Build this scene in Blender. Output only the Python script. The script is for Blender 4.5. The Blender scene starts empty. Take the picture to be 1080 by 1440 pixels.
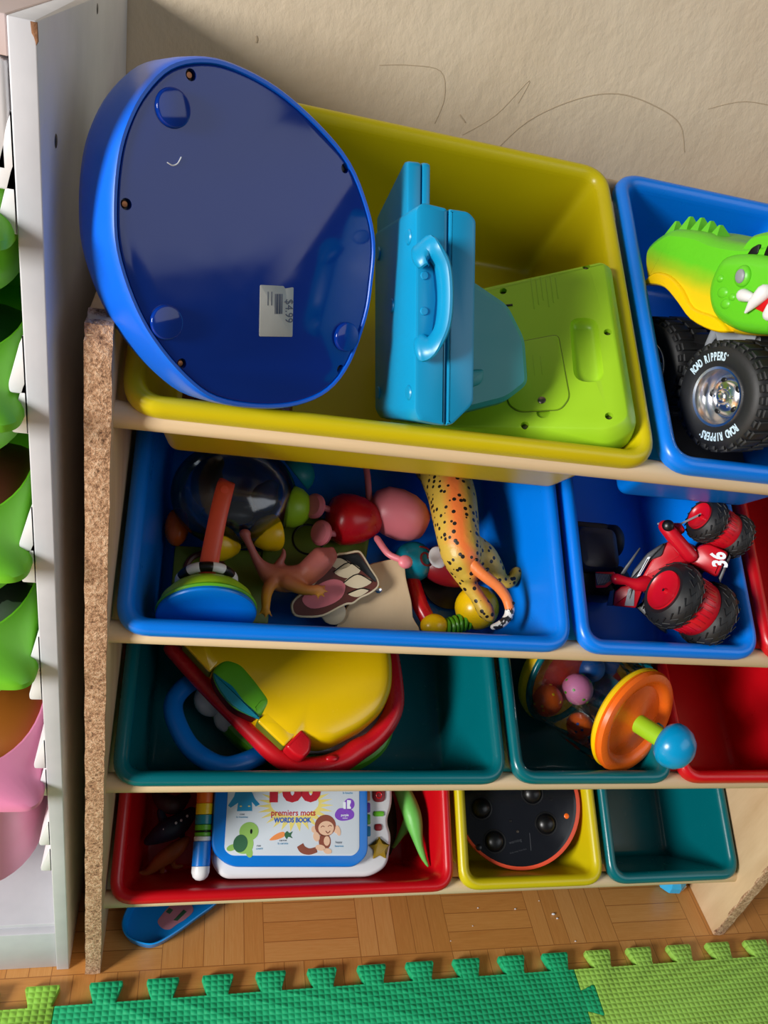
import bpy, bmesh, math, random
from mathutils import Vector, Matrix
random.seed(4)
R = math.radians
C = bpy.context.scene.collection

FILL = 16
WORLD, POWER = .095, 126
# ------------------------------------------------------------------ helpers
def lin(c):
    c = c / 255.0
    return c / 12.92 if c <= 0.04045 else ((c + 0.055) / 1.055) ** 2.4
def rgb(r, g, b): return (lin(r), lin(g), lin(b), 1.0)

class NT:
    def __init__(s, mat):
        s.t = mat.node_tree; s.n = s.t.nodes; s.l = s.t.links
        s.bsdf = s.n.get('Principled BSDF'); s.out = s.n.get('Material Output')
    def new(s, typ, **kw):
        n = s.n.new(typ)
        for k, v in kw.items(): setattr(n, k, v)
        return n
    def link(s, a, b): s.l.new(a, b)
    def math(s, op, a, b=None, c=None):
        n = s.new('ShaderNodeMath', operation=op)
        for i, x in enumerate((a, b, c)):
            if x is None: continue
            if isinstance(x, (int, float)): n.inputs[i].default_value = x
            else: s.link(x, n.inputs[i])
        return n.outputs[0]
    def noise(s, scale, detail=3, rough=.5, vec=None, out='Fac'):
        n = s.new('ShaderNodeTexNoise'); n.inputs['Scale'].default_value = scale
        n.inputs['Detail'].default_value = detail; n.inputs['Roughness'].default_value = rough
        if vec is None:
            tc = s.new('ShaderNodeTexCoord'); vec = tc.outputs['Object']
        s.link(vec, n.inputs['Vector']); return n.outputs[out]
    def ramp(s, fac, stops, interp='LINEAR'):
        n = s.new('ShaderNodeValToRGB'); n.color_ramp.interpolation = interp
        el = n.color_ramp.elements
        while len(el) < len(stops): el.new(.5)
        for e, (p, c) in zip(el, stops): e.position = p; e.color = c
        s.link(fac, n.inputs['Fac']); return n.outputs['Color']
    def mix(s, fac, a, b):
        n = s.new('ShaderNodeMix', data_type='RGBA')
        if isinstance(fac, (int, float)): n.inputs[0].default_value = fac
        else: s.link(fac, n.inputs[0])
        for i, x in ((6, a), (7, b)):
            if isinstance(x, tuple): n.inputs[i].default_value = x
            else: s.link(x, n.inputs[i])
        return n.outputs[2]
    def bump(s, h, strength, dist):
        n = s.new('ShaderNodeBump'); n.inputs['Strength'].default_value = strength
        n.inputs['Distance'].default_value = dist
        s.link(h, n.inputs['Height']); s.link(n.outputs[0], s.bsdf.inputs['Normal'])

def P(name, col, rough=.35, metal=0, var=.06, bump=None, spec=.5, coat=0):
    m = bpy.data.materials.new(name); m.use_nodes = True; t = NT(m)
    b = t.bsdf; b.inputs['Roughness'].default_value = rough; b.inputs['Metallic'].default_value = metal
    b.inputs['Specular IOR Level'].default_value = spec
    if coat: b.inputs['Coat Weight'].default_value = coat; b.inputs['Coat Roughness'].default_value = .08
    c = rgb(*col)
    if var:
        f = t.noise(14, 3)
        d = tuple(x * (1 - var) for x in c[:3]) + (1,); e = tuple(min(1, x * (1 + var)) for x in c[:3]) + (1,)
        t.link(t.mix(f, d, e), b.inputs['Base Color'])
        g = t.noise(55, 2)
        t.link(t.math('ADD', t.math('MULTIPLY', g, .12), rough - .06), b.inputs['Roughness'])
    else: b.inputs['Base Color'].default_value = c
    if bump: t.bump(t.noise(bump[0], 4), bump[1], bump[2])
    return m

def clear(name, tint=(255, 255, 255), gloss=.10, rough=.05):
    m = bpy.data.materials.new(name); m.use_nodes = True; t = NT(m)
    tr = t.new('ShaderNodeBsdfTransparent'); tr.inputs[0].default_value = rgb(*tint)
    gl = t.new('ShaderNodeBsdfGlossy'); gl.inputs['Roughness'].default_value = rough
    fr = t.new('ShaderNodeFresnel'); fr.inputs['IOR'].default_value = 1.45
    f = t.math('MINIMUM', t.math('ADD', fr.outputs[0], gloss - .04), 1.0)
    mx = t.new('ShaderNodeMixShader'); t.link(f, mx.inputs[0]); t.link(tr.outputs[0], mx.inputs[1]); t.link(gl.outputs[0], mx.inputs[2])
    bp = t.new('ShaderNodeBump'); bp.inputs['Strength'].default_value = .25; bp.inputs['Distance'].default_value = .002
    t.link(t.noise(40, 2), bp.inputs['Height']); t.link(bp.outputs[0], gl.inputs['Normal'])
    t.link(mx.outputs[0], t.out.inputs['Surface']); t.n.remove(t.bsdf); return m

def offset(poly, d):
    n = len(poly); out = []
    for i in range(n):
        a, b, c = Vector(poly[i - 1]), Vector(poly[i]), Vector(poly[(i + 1) % n])
        e1 = (b - a); e2 = (c - b)
        if e1.length < 1e-9: e1 = e2
        if e2.length < 1e-9: e2 = e1
        n1 = Vector((-e1.y, e1.x)).normalized(); n2 = Vector((-e2.y, e2.x)).normalized()
        m = n1 + n2
        k = d / max(.35, 1 + n1.dot(n2)) if m.length > 1e-6 else d
        out.append((b.x + m.x * k, b.y + m.y * k))
    return out
def ccw(poly):
    a = sum(poly[i - 1][0] * poly[i][1] - poly[i][0] * poly[i - 1][1] for i in range(len(poly)))
    return list(poly) if a > 0 else list(poly)[::-1]
def rounded(poly, r, k=5):
    out = []; n = len(poly)
    for i in range(n):
        a, b, c = Vector(poly[i - 1]), Vector(poly[i]), Vector(poly[(i + 1) % n])
        rr = min(r[i] if isinstance(r, (list, tuple)) else r, .45 * (a - b).length, .45 * (c - b).length)
        p = b + (a - b).normalized() * rr; q = b + (c - b).normalized() * rr
        for j in range(k + 1):
            t = j / k; out.append(tuple(p * (1 - t) ** 2 + b * 2 * t * (1 - t) + q * t * t))
    return out
def spline(pts, k=6, closed=True):
    pts = [Vector(p) for p in pts]; n = len(pts); out = []
    rng = range(n) if closed else range(n - 1)
    for i in rng:
        g = lambda j: pts[j % n] if closed else pts[max(0, min(n - 1, j))]
        p0, p1, p2, p3 = g(i - 1), g(i), g(i + 1), g(i + 2)
        for j in range(k):
            t = j / k
            out.append(.5 * ((2 * p1) + (p2 - p0) * t + (2 * p0 - 5 * p1 + 4 * p2 - p3) * t * t + (3 * p1 - p0 - 3 * p2 + p3) * t ** 3))
    if not closed: out.append(pts[-1])
    return [tuple(p) for p in out]
def circ(r, n=24, cx=0, cy=0, ry=None): return [(cx + r * math.cos(2 * math.pi * i / n), cy + (ry or r) * math.sin(2 * math.pi * i / n)) for i in range(n)]
def rrect(w, h, r, k=6, cx=0, cy=0):
    return rounded([(cx - w / 2, cy - h / 2), (cx + w / 2, cy - h / 2), (cx + w / 2, cy + h / 2), (cx - w / 2, cy + h / 2)], r, k)
def star(r, ri, n=5, a0=math.pi / 2): return [((r if i % 2 == 0 else ri) * math.cos(a0 + math.pi * i / n), (r if i % 2 == 0 else ri) * math.sin(a0 + math.pi * i / n)) for i in range(2 * n)]

def fr(o, x=None, y=None, z=None):
    """frame with origin o; give two of the axes, the third follows"""
    if x is not None: x = Vector(x).normalized()
    if z is not None: z = Vector(z).normalized()
    if y is not None: y = Vector(y).normalized()
    if z is None: z = x.cross(y).normalized(); y = z.cross(x)
    elif x is None: x = y.cross(z).normalized(); y = z.cross(x)
    else: y = z.cross(x).normalized(); x = y.cross(z)
    M = Matrix.Identity(4)
    for i in range(3): M[i][0] = x[i]; M[i][1] = y[i]; M[i][2] = z[i]; M[i][3] = o[i]
    return M
def T(x, y, z): return Matrix.Translation((x, y, z))
def axis(o, z):
    z = Vector(z).normalized(); x = Vector((1, 0, 0)) if abs(z.x) < .9 else Vector((0, 1, 0))
    return fr(o, x=x - z * x.dot(z), z=z)

class MB:
    def __init__(s): s.bm = bmesh.new()
    def loft(s, rings, c0=True, c1=True, closed=True, M=None):
        bm = s.bm; vs = []
        for r in rings: vs.append([bm.verts.new((M @ Vector(p)) if M else p) for p in r])
        n = len(vs[0])
        for a, b in zip(vs, vs[1:]):
            for i in range(n if closed else n - 1):
                j = (i + 1) % n; bm.faces.new((a[i], a[j], b[j], b[i]))
        if c0: bm.faces.new(vs[0][::-1])
        if c1: bm.faces.new(vs[-1])
        return s
    def prism(s, poly, prof, M=None, c0=True, c1=True):
        poly = ccw(poly)
        return s.loft([[(x, y, z) for x, y in offset(poly, i)] for i, z in prof], c0, c1, True, M)
    def slab(s, poly, z0, z1, r=.002, M=None):
        r = min(r, abs(z1 - z0) * .45)
        return s.prism(poly, [(r, z0), (r * .3, z0 + r * .3), (0, z0 + r), (0, z1 - r), (r * .3, z1 - r * .3), (r, z1)], M)
    def box(s, lo, hi, r=.002, M=None):
        w, h = hi[0] - lo[0], hi[1] - lo[1]
        return s.slab(rrect(w, h, r * 1.2 + 1e-5, 3, (lo[0] + hi[0]) / 2, (lo[1] + hi[1]) / 2), lo[2], hi[2], r, M)
    def lathe(s, prof, seg=32, M=None, caps=True):
        rings = [[(r * math.cos(2 * math.pi * i / seg), r * math.sin(2 * math.pi * i / seg), z) for i in range(seg)] for r, z in prof]
        return s.loft(rings, caps, caps, True, M)
    def ell(s, c, r, seg=24, M=None, rings=12):
        if isinstance(r, (int, float)): r = (r, r, r)
        L = [[(c[0] + r[0] * math.sin(math.pi * (k + .02) / (rings + .04)) * math.cos(2 * math.pi * i / seg), c[1] + r[1] * math.sin(math.pi * (k + .02) / (rings + .04)) * math.sin(2 * math.pi * i / seg), c[2] - r[2] * math.cos(math.pi * (k + .02) / (rings + .04))) for i in range(seg)] for k in range(rings + 1)]
        return s.loft(L, M=M)
    def tube(s, pts, rad, seg=12, closed=False, k=0, flat=1.0, up=None, M=None):
        if k: 
            if not isinstance(rad, (int, float)):
                rr = spline([(a, 0) for a in rad], k, closed); rad = [a[0] for a in rr]
            pts = spline(pts, k, closed)
        pts = [Vector(p) for p in pts]; n = len(pts)
        rad = [rad] * n if isinstance(rad, (int, float)) else rad
        rings = []; nrm = None
        for i in range(n):
            a = pts[i - 1] if (i or closed) else pts[0]; b = pts[(i + 1) % n] if (i < n - 1 or closed) else pts[-1]
            t = (b - a).normalized()
            if up is not None: nr = Vector(up) - t * Vector(up).dot(t)
            elif nrm is None:
                nr = Vector((0, 0, 1)) if abs(t.z) < .8 else Vector((1, 0, 0)); nr = nr - t * nr.dot(t)
            else: nr = nrm - t * nrm.dot(t)
            nrm = nr.normalized(); bi = t.cross(nrm)
            rings.append([tuple(pts[i] + (nrm * math.cos(2 * math.pi * j / seg) * flat + bi * math.sin(2 * math.pi * j / seg)) * rad[i]) for j in range(seg)])
        if closed: rings.append(rings[0]); return s.loft(rings, False, False, True, M)
        # rounded ends
        def cap(i, sgn):
            t = (pts[1] - pts[0] if i == 0 else pts[-1] - pts[-2]).normalized() * sgn
            c = pts[i]; base = rings[i]
            return [[tuple(c + (Vector(p) - c) * math.cos(a) + t * rad[i] * min(flat, 1) * math.sin(a)) for p in base] for a in (R(35), R(65), R(85))]
        rings = cap(0, -1)[::-1] + rings + cap(-1, 1)
        return s.loft(rings, True, True, True, M)
    def torus(s, R_, r, M=None, seg=40, sub=12, rz=None):
        return s.tube([(R_ * math.cos(2 * math.pi * i / seg), R_ * math.sin(2 * math.pi * i / seg), 0) for i in range(seg)], r, sub, True, flat=(rz or r) / r, up=(0, 0, 1), M=M)
    def text(s, body, size, M, depth=.0002, align='CENTER', shear=0, bold=0, sx=1.0):
        cu = bpy.data.curves.new('t', 'FONT'); cu.body = body; cu.size = size; cu.align_x = align; cu.align_y = 'CENTER'
        cu.extrude = depth; cu.shear = shear; cu.offset = bold; cu.resolution_u = 3
        o = bpy.data.objects.new('t', cu); C.objects.link(o); bpy.context.view_layer.update()
        me = bpy.data.meshes.new_from_object(o.evaluated_get(bpy.context.evaluated_depsgraph_get()))
        me.transform(M @ Matrix.Diagonal((sx, 1, 1, 1))); s.bm.from_mesh(me)
        bpy.data.objects.remove(o); bpy.data.curves.remove(cu); bpy.data.meshes.remove(me); return s

def dome(mb, poly, prof, M=None, c0=True, c1=True):
    poly = ccw(poly); cx = sum(p[0] for p in poly) / len(poly); cy = sum(p[1] for p in poly) / len(poly)
    return mb.loft([[(cx + (x - cx) * k, cy + (y - cy) * k, z) for x, y in poly] for k, z in prof], c0, c1, True, M)
def cut(mb, cutter):
    ms = []
    for b in (mb, cutter):
        bmesh.ops.recalc_face_normals(b.bm, faces=b.bm.faces); me = bpy.data.meshes.new('c'); b.bm.to_mesh(me); b.bm.free(); o = bpy.data.objects.new('c', me); C.objects.link(o); ms.append(o)
    md = ms[0].modifiers.new('b', 'BOOLEAN'); md.operation = 'DIFFERENCE'; md.object = ms[1]; md.solver = 'EXACT'
    bpy.context.view_layer.update()
    me = bpy.data.meshes.new_from_object(ms[0].evaluated_get(bpy.context.evaluated_depsgraph_get()))
    for o in ms: bpy.data.objects.remove(o)
    r = MB(); r.bm.from_mesh(me); return r
ROWS = [(-.1842, .739, 31.86), (-.1908, .535, 33.05), (-.1905, .3297, 26.78), (-.1897, .1083, 31.41)]
def RF(row):
    if row is None: return Matrix.Identity(4)
    y, z, t = ROWS[row]; t = R(t)
    return fr((0, y, z), x=(1, 0, 0), y=(0, math.cos(t), math.sin(t)))
ANC = {}; KIN = {}
def thing(name, label, cat, row, a, group=None, kind=None):
    o = bpy.data.objects.new(name, None); C.objects.link(o); o.empty_display_size = .02
    a = Vector(a); o.matrix_world = RF(row) @ Matrix.Translation(a); ANC[o] = a; o['label'] = label
    if kind: o['kind'] = kind
    else: o['category'] = cat
    if group: o['group'] = group
    return o
def mesh_of(mb, mat, sharp=40, smooth=True, remesh=None):
    bm = mb.bm; bmesh.ops.recalc_face_normals(bm, faces=bm.faces)
    me = bpy.data.meshes.new('m'); bm.to_mesh(me); bm.free()
    if remesh:
        o = bpy.data.objects.new('r', me); C.objects.link(o)
        md = o.modifiers.new('r', 'REMESH'); md.mode = 'VOXEL'; md.voxel_size = remesh
        sm = o.modifiers.new('s', 'SMOOTH'); sm.factor = .5; sm.iterations = 6
        bpy.context.view_layer.update()
        m2 = bpy.data.meshes.new_from_object(o.evaluated_get(bpy.context.evaluated_depsgraph_get()))
        bpy.data.objects.remove(o); me = m2; sharp = 80
    me.materials.clear()
    me.materials.append(mat)
    if smooth:
        me.polygons.foreach_set('use_smooth', [True] * len(me.polygons)); me.set_sharp_from_angle(angle=R(sharp))
    return me
def part(name, mb, mat, parent, label=None, kind=None, **kw):
    me = mesh_of(mb, mat, **kw); a = ANC[parent]; me.transform(Matrix.Translation(-a))
    o = bpy.data.objects.new(name, me); me.name = name; C.objects.link(o); o.parent = parent; ANC[o] = a
    if label: o['label'] = label
    if kind: o['kind'] = kind
    return o
def solo(name, mb, mat, label, cat, row, a, group=None, kind=None, **kw):
    me = mesh_of(mb, mat, **kw); a = Vector(a); me.transform(Matrix.Translation(-a))
    o = bpy.data.objects.new(name, me); me.name = name; C.objects.link(o); o.matrix_world = RF(row) @ Matrix.Translation(a); ANC[o] = a
    o['label'] = label
    if kind: o['kind'] = kind
    else: o['category'] = cat
    if group: o['group'] = group
    return o

# ------------------------------------------------------------------ materials
YEL = P('bin yellow plastic', (206, 188, 10), .33); BLU = P('bin blue plastic', (0, 122, 232), .3)
TEA = P('bin teal plastic', (0, 102, 110), .25); RED = P('bin red plastic', (200, 8, 22), .3)
TOYB = P('toy blue plastic', (0, 104, 236), .34); PLATE = P('toy blue base plate', (6, 52, 150), .10, var=.03, spec=.42, coat=.08)
TURQ = P('turquoise plastic', (12, 150, 200), .35); WEDGE = P('sea green plastic', (20, 142, 150), .4)
LIME = P('lime plastic', (158, 206, 36), .38); LIMED = P('moulded lime plastic', (146, 194, 34), .45)
BLACK = P('black plastic', (14, 14, 16), .35); RUB = P('black rubber', (24, 25, 27), .55, bump=(160, .2, .0006))
WHITE = P('white plastic', (226, 226, 228), .35); STEEL = P('screw steel', (120, 110, 100), .35, metal=1)
CHROME = P('chrome', (235, 235, 238), .2, metal=1, var=0); GREYP = P('grey plastic', (140, 144, 150), .45)
ORANGE = P('orange plastic', (246, 108, 22), .28); CORAL = P('coral plastic', (232, 84, 52), .4)
YEL2 = P('bright yellow plastic', (246, 200, 6), .28); YEL3 = P('toy yellow plastic', (240, 196, 0), .25, coat=.2)
GREEN = P('green plastic', (96, 176, 30), .35); TREDP = P('toy red plastic', (196, 16, 28), .28)
BLUE2 = P('sky blue plastic', (0, 150, 205), .25); BLUE3 = P('cover blue plastic', (0, 118, 214), .3); DKBLUE = P('dark blue plastic', (0, 70, 130), .4)
PINK = P('pink plastic', (222, 120, 130), .4); PINK2 = P('tub pink plastic', (232, 138, 178), .4)
OLIVE = P('olive plastic', (96, 116, 26), .45); LGREEN = P('leaf green plastic', (104, 196, 52), .4); TUBG = P('tub lime plastic', (112, 196, 40), .4)
BROWN = P('brown plastic', (96, 44, 34), .4); CREAM = P('cream', (224, 206, 172), .5); WINE = P('dark red plastic', (120, 14, 22), .35)
PAPER = P('printed paper', (214, 222, 232), .45, var=.02); INKR = P('red ink', (186, 22, 44), .5, var=0); INKB = P('blue ink', (30, 90, 190), .5, var=0)
INKP = P('purple ink', (128, 70, 190), .5, var=0); INKG = P('light green ink', (150, 196, 96), .5, var=0); INKDG = P('dark green ink', (52, 104, 70), .5, var=0)
INKBR = P('brown ink', (140, 74, 56), .5, var=0); INKSK = P('skin ink', (232, 190, 160), .5, var=0); INKO = P('orange ink', (240, 146, 80), .5, var=0)
INKY = P('yellow ink', (232, 214, 120), .5, var=0); INKK = P('grey ink', (70, 78, 96), .5, var=0); INKC = P('cyan ink', (20, 140, 190), .5, var=0); INKW = P('white ink', (232, 238, 245), .5, var=0)
GOLD = P('gold star plastic', (150, 118, 10), .3); WPAINT = P('white lettering', (200, 226, 240), .5, var=0)
BTEAM = P('teal ball plastic', (14, 128, 150), .3); DRED = P('toy car red', (200, 14, 34), .3); GREYD = P('dark grey plastic', (58, 60, 66), .4)
STICK = P('price sticker paper', (176, 180, 176), .6, bump=(60, .3, .001)); CLEAR = clear('clear plastic', (246, 248, 252), .10, .06); CLEARD = clear('smoky clear plastic', (226, 230, 234), .12, .12)

def wood(name, a, b, sc=(3, 40, 40), rough=.5):
    m = bpy.data.materials.new(name); m.use_nodes = True; t = NT(m)
    tc = t.new('ShaderNodeTexCoord'); mp = t.new('ShaderNodeMapping'); mp.inputs['Scale'].default_value = sc
    t.link(tc.outputs['Object'], mp.inputs['Vector'])
    f = t.noise(1.0, 5, .6, mp.outputs[0]); f2 = t.noise(5, 2)
    t.link(t.ramp(t.math('ADD', t.math('MULTIPLY', f, .7), t.math('MULTIPLY', f2, .3)), [(.3, rgb(*a)), (.7, rgb(*b))]), t.bsdf.inputs['Base Color'])
    t.bsdf.inputs['Roughness'].default_value = rough; return m
RAIL = wood('rail wood', (208, 180, 140), (226, 202, 164), (4, 60, 60), .45)
PANEL = wood('panel laminate', (190, 156, 116), (222, 194, 156), (20, 30, 5), .45)
WOODT = wood('toy plywood', (214, 184, 144), (232, 206, 168), (30, 6, 6), .6)
def chip():
    m = bpy.data.materials.new('raw chipboard'); m.use_nodes = True; t = NT(m)
    f = t.noise(330, 4, .7); g = t.noise(110, 3)
    h = t.math('ADD', t.math('MULTIPLY', f, .7), t.math('MULTIPLY', g, .3))
    t.link(t.ramp(h, [(.34, rgb(92, 60, 40)), (.48, rgb(190, 146, 110)), (.64, rgb(232, 198, 164))]), t.bsdf.inputs['Base Color'])
    t.bsdf.inputs['Roughness'].default_value = .9; t.bump(h, .9, .004); return m
CHIP = chip()
def white_board():
    m = bpy.data.materials.new('painted white board'); m.use_nodes = True; t = NT(m)
    f = t.noise(9, 4, .6)
    t.link(t.ramp(f, [(.3, rgb(190, 192, 197)), (.7, rgb(212, 213, 217))]), t.bsdf.inputs['Base Color'])
    t.bsdf.inputs['Roughness'].default_value = .5; t.bump(t.noise(30, 4), .12, .004); return m
BOARD = white_board()
BOARDB = P('worn board corner', (140, 98, 66), .8, bump=(200, .6, .003))
def plaster():
    m = bpy.data.materials.new('wall plaster'); m.use_nodes = True; t = NT(m)
    f = t.noise(5, 4, .6)
    t.link(t.ramp(f, [(.3, rgb(206, 186, 158)), (.7, rgb(217, 200, 174))]), t.bsdf.inputs['Base Color'])
    tc = t.new('ShaderNodeTexCoord'); mp = t.new('ShaderNodeMapping'); mp.inputs['Scale'].default_value = (1, 1, .7); mp.inputs['Rotation'].default_value = (0, R(35), 0)
    t.link(tc.outputs['Object'], mp.inputs['Vector'])
    a = t.noise(14, 5, .55, mp.outputs[0]); b = t.noise(90, 4, .6, mp.outputs[0]); r_ = t.noise(4, 2, .4, mp.outputs[0])
    h = t.math('ADD', t.math('ADD', t.math('MULTIPLY', a, .6), t.math('MULTIPLY', b, .22)), t.math('MULTIPLY', r_, .8))
    t.bump(h, .26, .02); t.bsdf.inputs['Roughness'].default_value = .42; return m
def parquet():
    m = bpy.data.materials.new('mosaic parquet'); m.use_nodes = True; t = NT(m)
    tc = t.new('ShaderNodeTexCoord'); sp = t.new('ShaderNodeSeparateXYZ'); t.link(tc.outputs['Object'], sp.inputs[0])
    S = .1235
    x = t.math('DIVIDE', t.math('SUBTRACT', sp.outputs[0], .192), S); y = t.math('DIVIDE', t.math('ADD', sp.outputs[1], .213), S)
    ix = t.math('FLOOR', x); iy = t.math('FLOOR', y); fx = t.math('FRACT', x); fy = t.math('FRACT', y)
    par = t.math('FLOORED_MODULO', t.math('ADD', ix, iy), 2.0)
    def sel(a, b): return t.math('ADD', t.math('MULTIPLY', a, t.math('SUBTRACT', 1.0, par)), t.math('MULTIPLY', b, par))
    across = t.math('MULTIPLY', sel(fy, fx), 5.0); along = sel(fx, fy)
    si = t.math('FLOOR', across); sf = t.math('FRACT', across)
    cv = t.new('ShaderNodeCombineXYZ'); t.link(t.math('ADD', ix, t.math('MULTIPLY', si, 17.3)), cv.inputs[0]); t.link(iy, cv.inputs[1])
    wn = t.new('ShaderNodeTexWhiteNoise', noise_dimensions='2D'); t.link(cv.outputs[0], wn.inputs['Vector'])
    gv = t.new('ShaderNodeCombineXYZ'); t.link(t.math('MULTIPLY', along, 3.0), gv.inputs[0]); t.link(t.math('MULTIPLY', across, 9.0), gv.inputs[1]); t.link(t.math('MULTIPLY', wn.outputs[0], 40.0), gv.inputs[2])
    g = t.noise(1.6, 4, .65, gv.outputs[0])
    base = t.ramp(t.math('ADD', t.math('MULTIPLY', wn.outputs[0], .36), t.math('MULTIPLY', g, .64)), [(.1, rgb(190, 124, 60)), (.5, rgb(212, 148, 80)), (.9, rgb(226, 168, 102))])
    gap = t.math('LESS_THAN', t.math('MINIMUM', t.math('MINIMUM', sf, t.math('SUBTRACT', 1.0, sf)), t.math('MULTIPLY', t.math('MINIMUM', along, t.math('SUBTRACT', 1.0, along)), 5.0)), .02)
    t.link(t.mix(gap, base, rgb(166, 108, 56)), t.bsdf.inputs['Base Color'])
    t.bsdf.inputs['Roughness'].default_value = .3; t.bump(g, .05, .002); return m
def foam(name, col):
    m = bpy.data.materials.new(name); m.use_nodes = True; t = NT(m)
    tc = t.new('ShaderNodeTexCoord'); sp = t.new('ShaderNodeSeparateXYZ'); t.link(tc.outputs['Object'], sp.inputs[0])
    k = math.pi / .0075
    sx = t.math('SINE', t.math('MULTIPLY', sp.outputs[0], k)); sy = t.math('SINE', t.math('MULTIPLY', sp.outputs[1], k * 1.25))
    h = t.math('MULTIPLY', t.math('ABSOLUTE', sx), t.math('ABSOLUTE', sy)); t.bump(h, .55, .0018)
    c = rgb(*col); t.link(t.mix(t.noise(8, 3), tuple(v * .92 for v in c[:3]) + (1,), c), t.bsdf.inputs['Base Color'])
    t.bsdf.inputs['Roughness'].default_value = .6; return m

# ------------------------------------------------------------------ the room
WALLY = .1945
mb = MB(); mb.box((-2.2, WALLY, -.02), (2.6, WALLY + .1, 2.6), .001)
wall = solo('wall_back', mb, plaster(), 'cream plastered wall behind the toy rack', None, None, (0, WALLY, 0), kind='structure')
mb = MB(); mb.box((-2.2, -3.2, -.05), (2.6, WALLY, 0), .001)
floor = solo('floor', mb, parquet(), 'mosaic parquet floor of small oak strips', None, None, (0, 0, 0), kind='structure')
PENC = P('pencil line', (180, 160, 132), .8, var=0)
def wz(pts, r, name):
    mb = MB(); mb.tube([(x, WALLY - .0002, z) for x, z in pts], r, 5, k=5, flat=.4, up=(0, 1, 0)); part(name, mb, PENC, wall)
wz([(.335, .885), (.365, .925), (.41, .955), (.454, .969), (.50, .966), (.535, .955), (.553, .93)], .0006, 'pencil_mark')
wz([(.20, .945), (.23, .951), (.262, .952), (.272, .93), (.268, .905)], .0004, 'pencil_mark')
wz([(.56, .975), (.60, .99), (.655, .992)], .0005, 'pencil_mark')
wz([(.30, .90), (.33, .925), (.355, .962), (.35, .94)], .0004, 'pencil_mark')
wz([(.0800, .9455), (.0808, .943), (.0806, .9405)], .0011, 'dark_fleck')
wz([(.292, .918), (.30, .912)], .0007, 'paint_chip')

# ------------------------------------------------------------------ toy rack
rack = thing('toy_rack', 'wooden toy rack with raw chipboard edges holding four rows of coloured bins', 'rack', None, (.42, -.05, 0))
def side(x0, x1, name):
    prof = rounded([(-.2135, 0), (.10, 0), (.10, .905), (.055, .9), (.03, .81), (-.1935, .806)], [.003, .003, .01, .02, .03, .014])
    mb = MB(); mb.slab(prof, x0, x1, .0012, M=fr((0, 0, 0), x=(0, 1, 0), y=(0, 0, 1)))
    o = part(name, mb, PANEL, rack)
    mb = MB(); xs = (x0 + x1) / 2; pts = [(-.2138, .0015), (-.1947, .793), (-.1905, .8035), (-.176, .8078)]
    rings = []
    for i in range(60):
        t = i / 59 * 3; k = min(2, int(t)); f = t - k if k < 3 else 1
        if i < 52: k = 0; f = i / 51
        else: k = 1 + (i - 52) // 4; k = min(k, 2); f = ((i - 52) % 4 + 1) / 4
        y = pts[k][0] * (1 - f) + pts[k + 1][0] * f; z = pts[k][1] * (1 - f) + pts[k + 1][1] * f
        j = lambda: random.uniform(-.0004, .0004)
        zz = z - (.004 if i > 54 else 0)
        rings.append([(x0 - .0002 + abs(j()), y + .004, zz), (x0 - .0002 + j(), y + j(), z), (xs, y - .0006 + j(), z), (x1 + .0002 + j(), y + j(), z), (x1 + .0002 - abs(j()), y + .004, zz)])
    mb.loft(rings); part('raw_edge', mb, CHIP, o, label='crumbly raw chipboard front edge')
side(-.0172, -.0008, 'side_panel'); side(.8394, .8558, 'side_panel')
mb = MB(); mb.ell((.8393, -.015, .13), (.0004, .0022, .0014), 10, rings=5); part('dark_mark', mb, BLACK, rack)
for row in range(4):
    for v in (.0058, .3135):
        F_ = RF(row); a = F_ @ Vector((-.001, v, -.013)); b = F_ @ Vector((.8396, v, -.013))
        mb = MB(); mb.tube([a, b], .0098, 20); part('rail', mb, RAIL, rack)

# ------------------------------------------------------------------ bins
def bin_(row, u0, k, mat, label, depth=.113, du=0, name='toy_bin'):
    W = .21 * k - .0068; L = .3176; x = .21 * u0 + .0034 + du; cx = x + W / 2; cy = L / 2
    t = thing(name, label, 'bin', row, (cx, cy, -depth), 'plastic toy bins on the rack')
    def ring(i, n, rr): 
        return [(a, b, n) for a, b in rrect(W - 2 * i, L - 2 * i, rr, 8, cx, cy)]
    prof = [(.0020, -.0035), (.0004, -.0035), (0, -.0015), (0, .003), (.0010, .0065), (.0032, .0092), (.0062, .0104), (.0092, .0098), (.0120, .0078), (.0140, .0045), (.0151, .0), (.0154, -.004), (.0150, -.007)]
    rr = lambda i: max(.010, .029 - i)
    back = [(.0140, -.005), (.0136, .0), (.0126, .004), (.0100, .0074), (.0062, .0088), (.0035, .0072), (.0018, .004), (.0016, -.0015), (.0020, -.0035)]
    mb = MB(); mb.loft([ring(i, n, rr(i)) for i, n in prof + back], False, False)
    part('rim', mb, mat, t)
    mb = MB(); d0 = depth
    q = [(.0144, .003), (.0150, .0), (.0157, -.004)] + [(.0160 + .0145 * f, -.005 - (d0 - .014) * f) for f in (.33, .66, 1)] + [(.0318, -d0 + .005), (.0345, -d0 + .0022), (.039, -d0 + .001), (.05, -d0 + .001)]
    out = [(.049, -d0 - .0008), (.038, -d0 - .0006), (.033, -d0 + .0008), (.0302, -d0 + .004)] + [(.0146 + .0145 * (1 - f), -.005 - (d0 - .014) * (1 - f)) for f in (0, .5, 1)] + [(.0143, .002), (.0144, .003)]
    mb.loft([ring(i, n, rr(i)) for i, n in q], False, True); mb.loft([ring(i, n, rr(i)) for i, n in out], True, False)
    part('tub', mb, mat, t)
    return t
bin_(0, 0, 2, YEL, 'wide yellow bin on the top row holding the blue, turquoise and lime toys')
bin_(0, 2, 1, BLU, 'blue bin on the top row holding the green crocodile truck')
bin_(1, 0, 2, BLU, 'wide blue bin full of small toys on the second row')
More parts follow.
